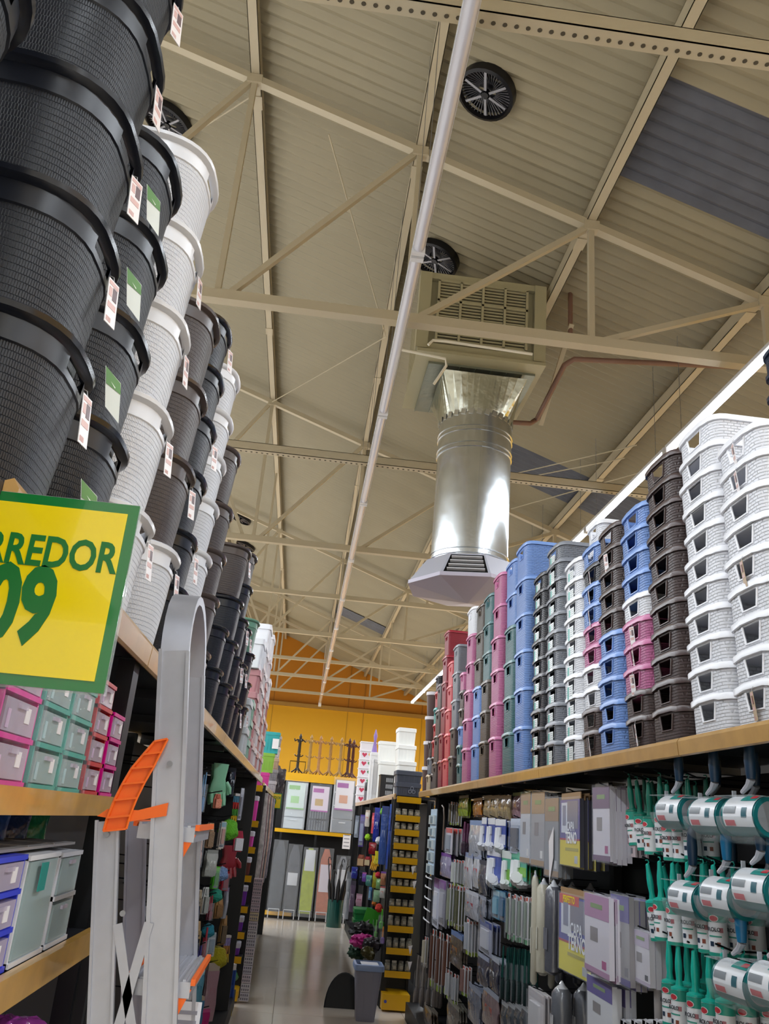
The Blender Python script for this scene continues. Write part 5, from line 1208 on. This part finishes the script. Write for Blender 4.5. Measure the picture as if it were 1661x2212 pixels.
# pink, brown and purple boxes on the left end rack
bz = [z for z in el_z]
for i, (z, c, nmz) in enumerate(((bz[1], 'd93aa6', 'upper pink'), (bz[2], 'd648ac', 'lower pink'), (bz[3], '6a2f28', 'brown'), (bz[4], '7a30b0', 'top purple'), (bz[5], '7d34b4', 'middle purple'), (bz[6], '7a32ae', 'bottom purple'))):
    h = (bz[i]-z)-.075
    r = lbox('%s gift box with pale lid on the left end rack' % nmz, -.462, 8.95+.10, z+.001, .17, .155, max(.09, h-.04), c, 'd6d4e0', rz=-math.pi/2, name='gift_box')
    m = MB(); m.ball((0, 0, 0), .018, (1, .6, 1.6), 8, 6); b_ = part(m, 'bow', pm('f0dfe8'), r, True, loc=(.09, -.05, max(.09, h-.04)*.6))
lbox('magenta box on the very top of the left end rack', -.455, 9.05, el_z[0]+.001, .17, .155, .03, 'cf3a98', rz=-math.pi/2, name='gift_box')
m = MB(); m.ball((0, 0, .09), .085, (.8, .9, 1), 24, 18).lumpy(.4, 30); tag(part(m, 'wrapped_plant', mat('green_wrap', '5aa06a', .15, coat=.5, noise=.5, nscale=12), None, True, loc=(-.455, 9.05, .10)), 'green and white wrapped bundle on the yellow base of the left rack', 'bundle')
for i in range(14):
    z = .02+.075*i; c = ['cfcad2', 'd8d3d6', 'd6c9cf'][i % 3] if i < 9 else ('dccba6' if i == 9 else 'cdb9c2')
    m = MB(); m.box(-.042, .042, 0, .07, 0, .070)
    r = thing('patterned_box', 'small check-patterned box in the tall column by the floor, %s' % (ORD[i]+' from the floor'), 'box', (-.285, 8.92, z), 0, 'column of patterned boxes')
    part(m, 'box_body', pm(c), r)
    m = MB()
    for a in range(4):
        for b_ in range(2): m.box(-.036+.019*a, -.024+.019*a, -.0012, 0, .010+.030*b_, .028+.030*b_)
    q = part(m, 'check_print', pm('7d7884'), r); q['kind'] = 'stuff'
for i, (h, c, cn) in enumerate(((.235, 'c8328c', 'magenta'), (.255, '86b43c', 'lime green'), (.285, '2aa3a6', 'turquoise'))):
    lbox('%s storage box, %s of the three on the far left run' % (cn, ['lowest', 'middle', 'topmost'][i]), -.52+.025*i, 12.8, 1.965+[0, .25, .52][i], .20, .17+.035*i, h, c, rz=-math.pi/2)
m = MB(); m.box(-.045, .045, -.004, 0, -.07, .07); tag(part(m, 'box_label', TAGW, None, loc=(-.40, 12.68, 2.62)), 'white label on the front of the turquoise box', 'label')
FLOW = [('b9b2b8', 'pale'), ('8f8a90', 'grey'), ('c4a48c', 'tan'), ('d9c9c9', 'rosy'), ('a9a0a6', 'ashen')]
for i in range(5):
    c, cn = FLOW[i]; T = lbox('%s patterned box in the column right of the turquoise box, %s from bottom' % (cn, ORD[i]), -.44, 13.45, 1.965+.165*i, .2, .20, .15, c, rz=-math.pi/2)
    T.children[0].material_slots[0].material = mat('floral_'+c, c, .6, noise=.55, nscale=34)
m = MB(); m.ball((0, 0, 0), .16, (.8, 1, 1.3), 30, 20).lumpy(.4, 12); v = at(600, 1700, y=14.3); tag(part(m, 'dark_bag', mat('dark_floral', '4a434a', .5, noise=.5, nscale=20), None, True, loc=(v.x, 13.80, 2.14)), 'dark patterned bag hanging beyond the small aisle sign', 'bag')
# scarves hanging down the far left run
for i in range(9):
    yy = 9.35+.42*i; c = ['c9c2c0', '8c6a70', 'd6c4b8', '5c5a62', 'c9a08c', 'b8b0b4', '3c3a42', 'd0bcc4', '6f747c'][i]
    m = MB()
    for k in range(5): m.tube([(0, -.08+.04*k, 0), (.02*math.sin(k+i), -.08+.04*k, -.5), (.01, -.07+.035*k, -.95-.05*(k % 2))], .022, 6)
    tag(part(m, 'scarf_bundle', mat('scarf_'+c, c, .7, noise=.5, nscale=25), None, True, loc=(-.325, yy, 1.86)), 'hanging cloth bundle on the far left run, %s from the near end' % ORD[i], 'cloth', 'hanging cloths on the far left run')
# ================================================================== FAR RIGHT RUN: hanging goods and top goods
def hf(kind, box, c, label, cat, x=.97, copies=0): return hang(kind, box, c, label, cat, side=1, plane=x, copies=copies, hook=False, face=1.0, step=.12)
hf('bag', (836, 1738, 850, 1880), ('2c4a9c', '3f62b4', '5c6ca0'), 'tall blue film bag nearest the jar rack', 'bag', 1)
hf('bag', (820, 1742, 838, 1870), ('38528f', '2c3f78', '7f8cb0'), 'tall slate blue bag behind the nearest blue one', 'bag')
hf('bag', (806, 1745, 822, 1820), ('1f2f8c', '28389c', 'd0d6e8'), 'royal blue bag with white rope print', 'bag')
hf('ball', (826, 1742, 836, 1764), ('6fae2c', '4f8a20'), 'lime puff at the top of the far right run', 'puff')
hf('bag', (788, 1750, 800, 1785), ('d8cfc4', 'c9b8a8', 'd06a50'), 'white doll-like bag on the far right run', 'bag')
hf('pack', (776, 1760, 788, 1830), ('4c3a80', '5a489c', '8c94b8'), 'violet narrow pack on the far right run', 'pack')
hf('pack', (766, 1762, 776, 1810), ('8f98a8', '6a7080', 'b0b8c4'), 'steel grey pack at the far end of the run', 'pack')
hf('bag', (802, 1756, 812, 1800), ('e05a64', 'c84a58', 'f0a0a8'), 'coral pink bag left of the rope print bag', 'bag')
hf('ball', (812, 1806, 826, 1824), ('dcdce0', 'b0b0b4'), 'round white ball on the far right run', 'ball')
hf('ball', (790, 1800, 800, 1816), ('9ad020', '70a018'), 'bright lime scrubber left of the white ball', 'scrubber')
hf('bag', (796, 1820, 814, 1845), ('8f1f28', 'a02c34', 'c04850'), 'dark red bag on the far right run', 'bag')
hf('brush', (770, 1846, 792, 1872), ('8a4a38', 'c4a078', 'a05a48'), 'brown brush with straw bristles, left one', 'brush')
hf('brush', (786, 1850, 804, 1872), ('9c3038', 'c9b48c', 'b04048'), 'red brush with straw bristles, right one', 'brush')
hf('glove', (800, 1848, 818, 1882), ('d09a20', 'c0881c'), 'mustard yellow rubber glove on the far right run', 'glove')
hf('glove', (808, 1838, 820, 1868), ('d8cc28', 'b8ac20'), 'lemon yellow rubber glove on the far right run', 'glove')
hf('bag', (758, 1872, 774, 1900), ('3a3f9c', '4a58b4', '7fb0d8'), 'indigo shiny pack near the umbrella stand', 'bag')
hf('bag', (774, 1880, 790, 1915), ('2c2f3c', '3f4454', '8c78b0'), 'charcoal pack at the middle of the far right run', 'bag')
hf('bag', (782, 1884, 792, 1906), ('8a5ac4', 'd070b8', '70c0c8'), 'iridescent purple pack on the far right run', 'bag')
hf('bag', (790, 1890, 804, 1915), ('5c9c94', '88c4b4', 'e0e8e4'), 'sea green clear pack beside the purple one', 'bag')
hf('pack', (796, 1915, 804, 1945), ('1f6ab0', '3f90d0', '80b8e0'), 'bright blue pack low on the run', 'pack')
hf('bag', (804, 1884, 816, 1920), ('a89c30', 'c4a028', '98c040'), 'olive yellow pack left of the red puff', 'bag')
hf('ball', (812, 1882, 822, 1898), ('d02c3c', 'a02030'), 'small red puff over the green ones', 'puff')
hf('bag', (812, 1898, 824, 1922), ('88b878', 'a0d090', '5c9c50'), 'pale green pack below the red puff', 'bag')
hf('bag', (822, 1882, 834, 1914), ('b07a58', '8058a8', 'd09878'), 'tan pack with violet top', 'bag')
hf('bag', (820, 1914, 833, 1940), ('d0d4d0', 'c0605c', 'e87868'), 'white and salmon pack low on the far right run', 'bag')
hf('bag', (806, 1922, 822, 1950), ('9cc8a0', 'b4d8b0', '78a880'), 'mint green pack low on the far right run', 'bag')
hf('ball', (812, 1950, 826, 1972), ('e04a38', 'c03828'), 'tomato red scrubber low on the run', 'scrubber')
hf('ball', (803, 1944, 814, 1958), ('d87a28', 'b86018'), 'orange scrubber left of the tomato red one', 'scrubber')
hf('stick', (818, 1962, 832, 2010), ('5cc82c', '4fb828'), 'vivid green flower-shaped brush on the far right run', 'brush')
hf('stick', (808, 1985, 818, 2030), ('8cc878', '54b834'), 'pale green long brush low on the far right run', 'brush')
hf('stick', (800, 1968, 810, 2025), ('d8b8b8', 'b07088'), 'pinkish long brush low on the far right run', 'brush')
hf('stick', (822, 2000, 832, 2040), ('e09040', '7850a0'), 'orange and violet brush low on the far right run', 'brush')
hf('bag', (755, 1900, 768, 1975), ('6a5a70', '504858', 'a89cac'), 'dusty violet cloth by the umbrella stand', 'bag')
hf('bag', (768, 1930, 786, 1960), ('c8a0b0', 'b890a0', 'a83058'), 'dusty pink cloth low on the run', 'bag')
hf('bag', (745, 1880, 758, 1995), ('7c8088', '62666e', 'a0a4ac'), 'long grey film bag at the far end', 'bag')
hf('bag', (768, 1960, 782, 1998), ('2a2a30', '3c3c44', 'c0a070'), 'black pack above the boxes on the floor', 'bag')
# goods on the floor by that run
lbox('green plastic crate, upper, low on the far right run', .90, 10.6, .62, .22, .3, .10, '147a3c', rz=math.pi, cat='crate', name='plastic_crate')
lbox('green plastic crate, lower, low on the far right run', .90, 10.6, .50, .22, .3, .11, '0f6a34', rz=math.pi, cat='crate', name='plastic_crate')
def puff(px, py, y, r_, c, lab, cat, sc=(1, 1, .7)):
    v = at(px, py, y=y); m = MB(); m.ball((0, 0, 0), r_, sc, 30, 22).lumpy(.5, 22); tag(part(m, 'floor_bundle', mat('bundle_'+c, c, .5, noise=.4, nscale=18), None, True, loc=v), lab, cat)
puff(782, 2010, 9.8, .12, '1d1c22', 'black bundle on the floor side of the far right run', 'bundle')
puff(784, 2032, 9.5, .10, 'c8188c', 'magenta cloth bundle near the grey bin', 'bundle', (1.2, 1, .6))
puff(806, 2040, 9.35, .09, '3a343a', 'dark sequined bundle behind the grey bin', 'bundle')
puff(775, 2055, 9.7, .10, '1f4a34', 'dark green bundle behind the grey bin', 'bundle')
puff(797, 2058, 9.2, .07, '4f4a1c', 'olive bundle just behind the bin lid', 'bundle')
m = MB(); m.box(-.08, .08, 0, .01, -.16, .12); v = at(800, 1990, y=10.1); tag(part(m, 'green_board', pm('3faa28'), None, loc=v, rot=(0, .25, 0)), 'bright green tilted cutting board beside the crates', 'board')
# bins
BG = pm('8c8a98', .4)
t = thing('waste_bin', 'grey tapered bin with light blue lid rim standing on the floor', 'bin', (.815, 8.60, 0))
m = MB(); tub_wall(m, .24, .27, .03, .05, [0, .2, .42], None, .68, .42)
m.rings([[(x*.68, y*.68, 0.002) for x, y in rrect(.12, .135, .03, .05)], [(x*.68, y*.68, .006) for x, y in rrect(.12, .135, .03, .05)]]); part(m, 'bin_body', BG, t, True)
m = MB()
for (x, y, dx, dy) in ((-.035, -.135, 1, 0), (.04, -.135, 1, 0)): m.bar((x*.68, y*.69, .01), (x, y-.001, .40), .006, .004)
part(m, 'ribs', BG, t)
m = MB(); m.rings([[(x*s, y*s, z) for x, y in rrect(.12, .135, .03, .05)] for s, z in ((1.0, .405), (1.12, .41), (1.14, .435), (1.10, .455), (.96, .46), (.94, .43))], False, False); part(m, 'lid_rim', pm('8fa4cc', .35), t, True)
m = MB(); m.box(-.07, .09, -.10, .10, .447, .452); part(m, 'paper_insert', pm('d6d8e0'), t)
t = thing('dark_basin', 'black curved basin leaning behind the grey bin', 'basin', (.64, 9.0, 0))
m = MB(); m.rings([[(r_*math.cos(a), w, max(0, r_*1.75*math.sin(a))) for a in [math.pi*k/16 for k in range(17)]] for w, r_ in ((0, .17), (.06, .16))]); part(m, 'shell', pm('15171a', .5), t)
m = MB(); m.tube([(.172*math.cos(a), 0, .172*1.75*math.sin(a)) for a in [math.pi*k/16 for k in range(17)]], .008, 6); part(m, 'edge', pm('22252a', .4), t, True)
# umbrella stand
v = at(720, 2003, z=0)
t = thing('umbrella_stand', 'dark green cylindrical umbrella stand near the aisle end', 'stand', (v.x, v.y, 0))
m = MB(); m.lathe([(.12, 0), (.125, .01), (.125, .42), (.115, .42), (.11, .03)], 22, cap1=False); part(m, 'cylinder', pm('164e48', .3), t, True)
for k in range(8):
    m = MB(); a = 2*math.pi*k/8; m.tube([(.118*math.cos(a), .118*math.sin(a), .01), (.126*math.cos(a), .126*math.sin(a), .42)], .006, 5); part(m, 'ridge', pm('1d5f58', .3), t)
for k in range(9):
    a = 2*math.pi*k/9; dx, dy = .05*math.cos(a), .05*math.sin(a); z1 = .80+.10*((k*5) % 3)
    r = thing('umbrella', 'black folded umbrella in the green stand, handle up', 'umbrella', (v.x+dx, v.y+dy, .05), 0, 'folded umbrellas in the stand')
    r.rotation_euler = (-dy*3, dx*3, 0)
    m = MB(); m.tube([(0, 0, 0), (0, 0, .2), (0, 0, .55), (0, 0, .68)], [.006, .022, .03, .012], 8); part(m, 'canopy', mat('umbrella_cloth', '17161d', .6, noise=.5, nscale=22), r, True)
    m = MB(); m.tube([(0, 0, .68), (0, 0, z1-.02), (.015, 0, z1+.02), (.04, 0, z1+.01), (.045, 0, z1-.03)], .009, 6); part(m, 'crook_handle', pm('1b1a1f', .3), r, True)
# on top of the far right run
YT = 1.965
w0 = 'f0f1ee'
def tb(label, box, col, base=None, xf=1.04, cat='box', name='storage_box', lid=None, dp=.22):
    px0, py0, px1, py1 = box; v = at(px0, (py0+py1)/2, x=xf); d = v.y
    w = at(px1, (py0+py1)/2, y=d).x-xf; zt = at((px0+px1)/2, py0, y=d).z; zb = base if base is not None else YT
    return lbox(label, xf+w/2, d+dp/2, zb, dp, round(w*.97, 3), round(zt-zb-.012, 3), col, lid, rz=-math.pi/2, cat=cat, name=name), d, w, zt
_, d1, w1, z1 = tb('white lidded box, bottom of the left pair above the black crate', (818, 1645, 858, 1690), w0, xf=1.07)
tb('white lidded box, top of the left pair above the black crate', (818, 1602, 858, 1645), w0, z1, xf=1.07)
_, d1, w1, z1 = tb('white lidded box, bottom of the right pair by the canisters', (859, 1645, 899, 1690), w0, xf=1.10, dp=.3)
_, _, _, z1 = tb('white lidded box, middle of the right stack by the canisters', (859, 1610, 899, 1645), w0, z1, xf=1.10, dp=.3)
_, _, _, z2 = tb('white lidded box, top of the right stack by the canisters', (860, 1573, 899, 1610), w0, z1, xf=1.10, dp=.3)
lbox('slate grey lidded box, lower one above the end rack', 1.135, 9.22, er_z[0]+.015, .26, .255, .115, '474d5c', rz=-math.pi/2)
lbox('slate grey lidded box, upper one above the end rack', 1.135, 9.22, er_z[0]+.145, .26, .265, .105, '4b515f', rz=-math.pi/2)
m = MB()
for k in range(3):
    a = R(90+120*k); m.tube([(.022*math.cos(a)+.016*math.cos(b), 0, .022*math.sin(a)+.016*math.sin(b)) for b in [2*math.pi*j/12 for j in range(13)]], .002, 5)
tag(part(m, 'flower_emblem', pm('9aa2b4'), None, loc=(1.17, 9.083, er_z[0]+.070)), 'light trefoil outline emblem on the lower slate grey box', 'emblem')
v = Vector((1.005, 10.9, 0)); cw = at(850, 1700, y=v.y).x-1.005; ch = at(830, 1673, y=v.y).z-YT
t = thing('black_crate', 'black slotted plastic crate left of the slate grey boxes', 'crate', (1.005, v.y, YT))
m = MB(); m.box(0, cw, .0, .24, 0, ch-.01); part(m, 'crate_body', pm('16161a', .4), t)
for r_ in range(3):
    for k in range(6): m = MB(); m.box(cw*(.42+.09*k), cw*(.46+.09*k), -.002, .0, ch*(.12+.28*r_), ch*(.30+.28*r_)); part(m, 'slot', pm('b9bcc0'), t)
m = MB(); m.box(-.005, cw+.005, -.005, .245, ch-.012, ch); part(m, 'crate_rim', pm('1c1c21', .35), t)
hz = at(780, 1608, x=1.04).z
for i in range(7):
    ph = (hz-YT)/7
    r = thing('heart_box', 'white box printed with hearts, %s from the bottom of its column' % ORD[i], 'box', (1.13, 15.0, YT+ph*i), 0, 'column of heart boxes')
    m = MB(); m.box(-.13, .13, 0, .3, 0, ph*.9); part(m, 'box_body', pm('e6e2ea'), r); m = MB(); m.box(-.14, .14, -.01, .3, ph*.86, ph*.99); part(m, 'box_lid', pm('f0eef4'), r)
    for k, c in enumerate(('c93a5a', 'e0a84a' if i > 4 else '4f8a5c')):
        if i == 6: continue
        m = MB(); m.prism([(0, -.042), (.044, .008), (.036, .030), (.018, .034), (0, .018), (-.018, .034), (-.036, .030), (-.044, .008)], -.0015, 0, 'y'); part(m, 'heart_print', pm(c), r, loc=(-.06+.11*k, 0, ph*.45))
_, ycan, _, zcan = tb('tall white canister box behind the black cylinder', (797, 1625, 815, 1725), 'e8e8ea', xf=1.04)
tb('narrow white box between canister box and crate', (803, 1640, 817, 1725), 'dcdcdf', xf=1.03)
v = at(786, 1715, x=1.03); s_ = v.y/9.4
t = thing('thermos', 'grey and black cylinder standing in front of the heart boxes', 'canister', (1.09, v.y, YT)); k_ = .058; zt_ = at(793, 1690, y=v.y).z-YT
m = MB(); m.lathe([(k_*.9, 0), (k_, .005), (k_, zt_*.55)], 16); part(m, 'lower_body', pm('77737a', .35), t, True)
m = MB(); m.lathe([(k_, zt_*.55), (k_*1.03, zt_*.96), (k_*.9, zt_)], 16); part(m, 'upper_body', pm('1a1a1f', .35), t, True)
v = at(803, 1612, x=1.09); m = MB(); m.lathe([(.03, 0), (.045, .02), (.018, .18), (.03, .26), (.006, .36)], 10); tag(part(m, 'violet_bottle', pm('8a6fb8', .3), None, True, loc=(1.10, ycan+.1, zcan-.01)), 'violet slim bottle on the white canister boxes of the run', 'bottle')
# ================================================================== BACK GONDOLA GOODS
def wrapped(label, x0, x1, z0, z1, body, fr, name='wrapped_unit', cat='drawer unit', nd=4, poster=None):
    t = thing(name, label, cat, ((x0+x1)/2, 15.98, z0)); w = (x1-x0)/2; h = z1-z0
    m = MB(); m.box(-w, w, .03, .36, 0, h); part(m, 'cabinet', pm(body), t)
    for k in range(nd):
        m = MB(); m.box(-w*.88, w*.88, .0, .03, h*k/nd+.01, h*(k+1)/nd-.012); d = part(m, 'drawer_front', pm(fr, .25), t)
        m = MB(); m.box(-w*.3, w*.3, -.012, 0, h*(k+.72)/nd, h*(k+.80)/nd); part(m, 'pull', pm(body), d)
        if poster and poster[3] == 'stripes':
            m = MB()
            for j in range(7): m.box(-w*.8+w*.24*j, -w*.76+w*.24*j, -.004, 0, h*k/nd+.015, h*(k+1)/nd-.02)
            q = part(m, 'front_ribs', pm('a3a8b0'), d); q['kind'] = 'stuff'
    if poster:
        c1, c2, c3, _ = poster; m = MB(); m.box(-w*.8, w*.8, -.016, -.013, h*.42, h*.98); q = part(m, 'poster', pm(c1, .3), t)
        m = MB(); m.box(-w*.7, w*.3, -.018, -.016, h*.84, h*.93); part(m, 'poster_print', pm(c2), q); m = MB(); m.box(-w*.45, w*.3, -.018, -.016, h*.55, h*.70); part(m, 'poster_picture', pm(c3), q)
        m = MB(); m.box(-w*.8, w*.8, -.018, -.016, h*.42, h*.45); part(m, 'poster_edge', pm(c2), q)
    m = MB(); m.box(-w-.01, w+.01, -.03, -.028, 0, h+.03); part(m, 'film', mat('shiny_film', 'f0f4fa', .05, alpha=.09, coat=.5, bump=('noise', 9, .03, 1)), t)
    return t
wrapped('white wrapped drawer tower with green leaflet on the back shelf', -.22, .17, 1.45, 2.24, 'dfe5ea', 'cdd6dc', poster=('d9e9e6', '8fc47c', 'a9d89a', ''))
wrapped('dark ribbed drawer tower with pink poster on the back shelf', .22, .60, 1.45, 2.22, '3f434c', '555a64', poster=('e9dcec', 'b04ca8', 'c9a86a', 'stripes'))
wrapped('white drawer tower with pink-topped poster, right on the back shelf', .64, 1.04, 1.45, 2.36, 'e2e4ea', '8f949c', poster=('f0ecf2', 'a84ca8', 'e0a484', ''))
for i, (x, h, c, p, lab) in enumerate(((-.19, 1.22, '4a4d54', None, 'dark grey wrapped ironing board, leftmost under the back shelf'), (.07, 1.17, '5a5c64', ('d6d8de', .45, .62), 'grey ironing board with white label, second from the left'), (.34, 1.14, 'b9c832', ('dfe3ea', .68, .98), 'lime green patterned ironing board, third from the left'), (.62, 1.15, 'cf7a5a', ('e4dbe8', .40, .78), 'ironing board with white and orange print, fourth from left'), (.92, 1.05, '8a8c94', ('dcdce2', .5, .8), 'pale ironing board behind the umbrellas, rightmost'))):
    t = thing('ironing_board', lab, 'ironing board', (x, 15.86, .02)); m = MB()
    pr = [(-.10, .10), (.10, .10), (.11, h*.6), (.09, h*.85), (.04, h), (-.04, h), (-.09, h*.85), (-.11, h*.6)]
    m.prism(pr, 0, .03, 'y'); part(m, 'board', mat('board_'+c, c, .45, noise=.25, nscale=14), t)
    m = MB(); m.tube([(-.09, -.01, .0), (-.09, -.01, .14), (.09, -.01, .14), (.09, -.01, 0)], .010, 6); part(m, 'leg_frame', pm('c9cbd2', .3), t, True)
    if p: m = MB(); m.box(-.085, .085, -.006, 0, h*p[1], h*p[2]); part(m, 'label_sheet', pm(p[0]), t)
    m = MB(); m.box(-.125, .125, -.022, -.021, .05, h+.02); part(m, 'film', mat('shiny_film', 'f0f4fa', .05, alpha=.09), t)
def coat_rack(x, c, h=.70, cn=''):
    t = thing('coat_rack', cn+' wooden coat rack standing on the back gondola', 'coat rack', (x, 16.12+(.2 if x > .9 else 0), 2.405)); mm = mat('wood_'+c, c, .5, noise=.2, nscale=20)
    m = MB(); m.lathe([(.034, .05), (.027, .08), (.025, h*.5), (.030, h*.52), (.024, h*.9), (.030, h*.92), (.006, h)], 12); part(m, 'post', mm, t, True)
    for k in range(4):
        a = R(20+90*k); dx, dy = math.cos(a), math.sin(a)
        m = MB(); m.tube([(0, 0, h*.80), (dx*.06, dy*.06, h*.84), (dx*.10, dy*.10, h*.80), (dx*.115, dy*.115, h*.86)], .014, 6); part(m, 'upper_hook', mm, t, True)
        m = MB(); m.tube([(0, 0, h*.42), (dx*.05, dy*.05, h*.42), (dx*.085, dy*.085, h*.46)], .010, 6); part(m, 'lower_hook', mm, t, True)
        m = MB(); m.tube([(0, 0, .11), (dx*.05, dy*.05, .05), (dx*.11, dy*.11, .006)], .013, 6); part(m, 'foot', mm, t, True)
for x, c, cn in ((-.06, '2c2418', 'black'), (.145, 'b08a4c', 'leftmost light'), (.32, 'b5824c', 'pinkish, second light'), (.52, 'ab7f42', 'third light'), (.71, 'b08a4e', 'rightmost light'), (.86, '4a1f14', 'dark mahogany'), (.95, '5a2a1a', 'half hidden reddish')): coat_rack(x, c, .70, cn)
m = MB(); m.tube([(-.13, 0, 0), (-.13, 0, .20), (.15, 0, .20), (.15, 0, 0)], .010, 6); tag(part(m, 'bent_frame', mat('frame_brass', '5a4a1c', .4, .6), None, True, loc=(-.07, 16.05, 2.405)), 'thin dark metal frame around the black coat rack', 'frame')
puff(598, 1500, 16, .01, '3a3434', 'tiny dark knob above the back shelf', 'knob') if False else None
# yellow board far to the right
v = at(1640, 898, x=5.6)
m = MB(); m.box(-.02, .02, -.5, .9, -.16, .22); tag(part(m, 'hanging_board', YELLOW, None, loc=v), 'yellow hanging board at the right edge above the white baskets', 'sign')
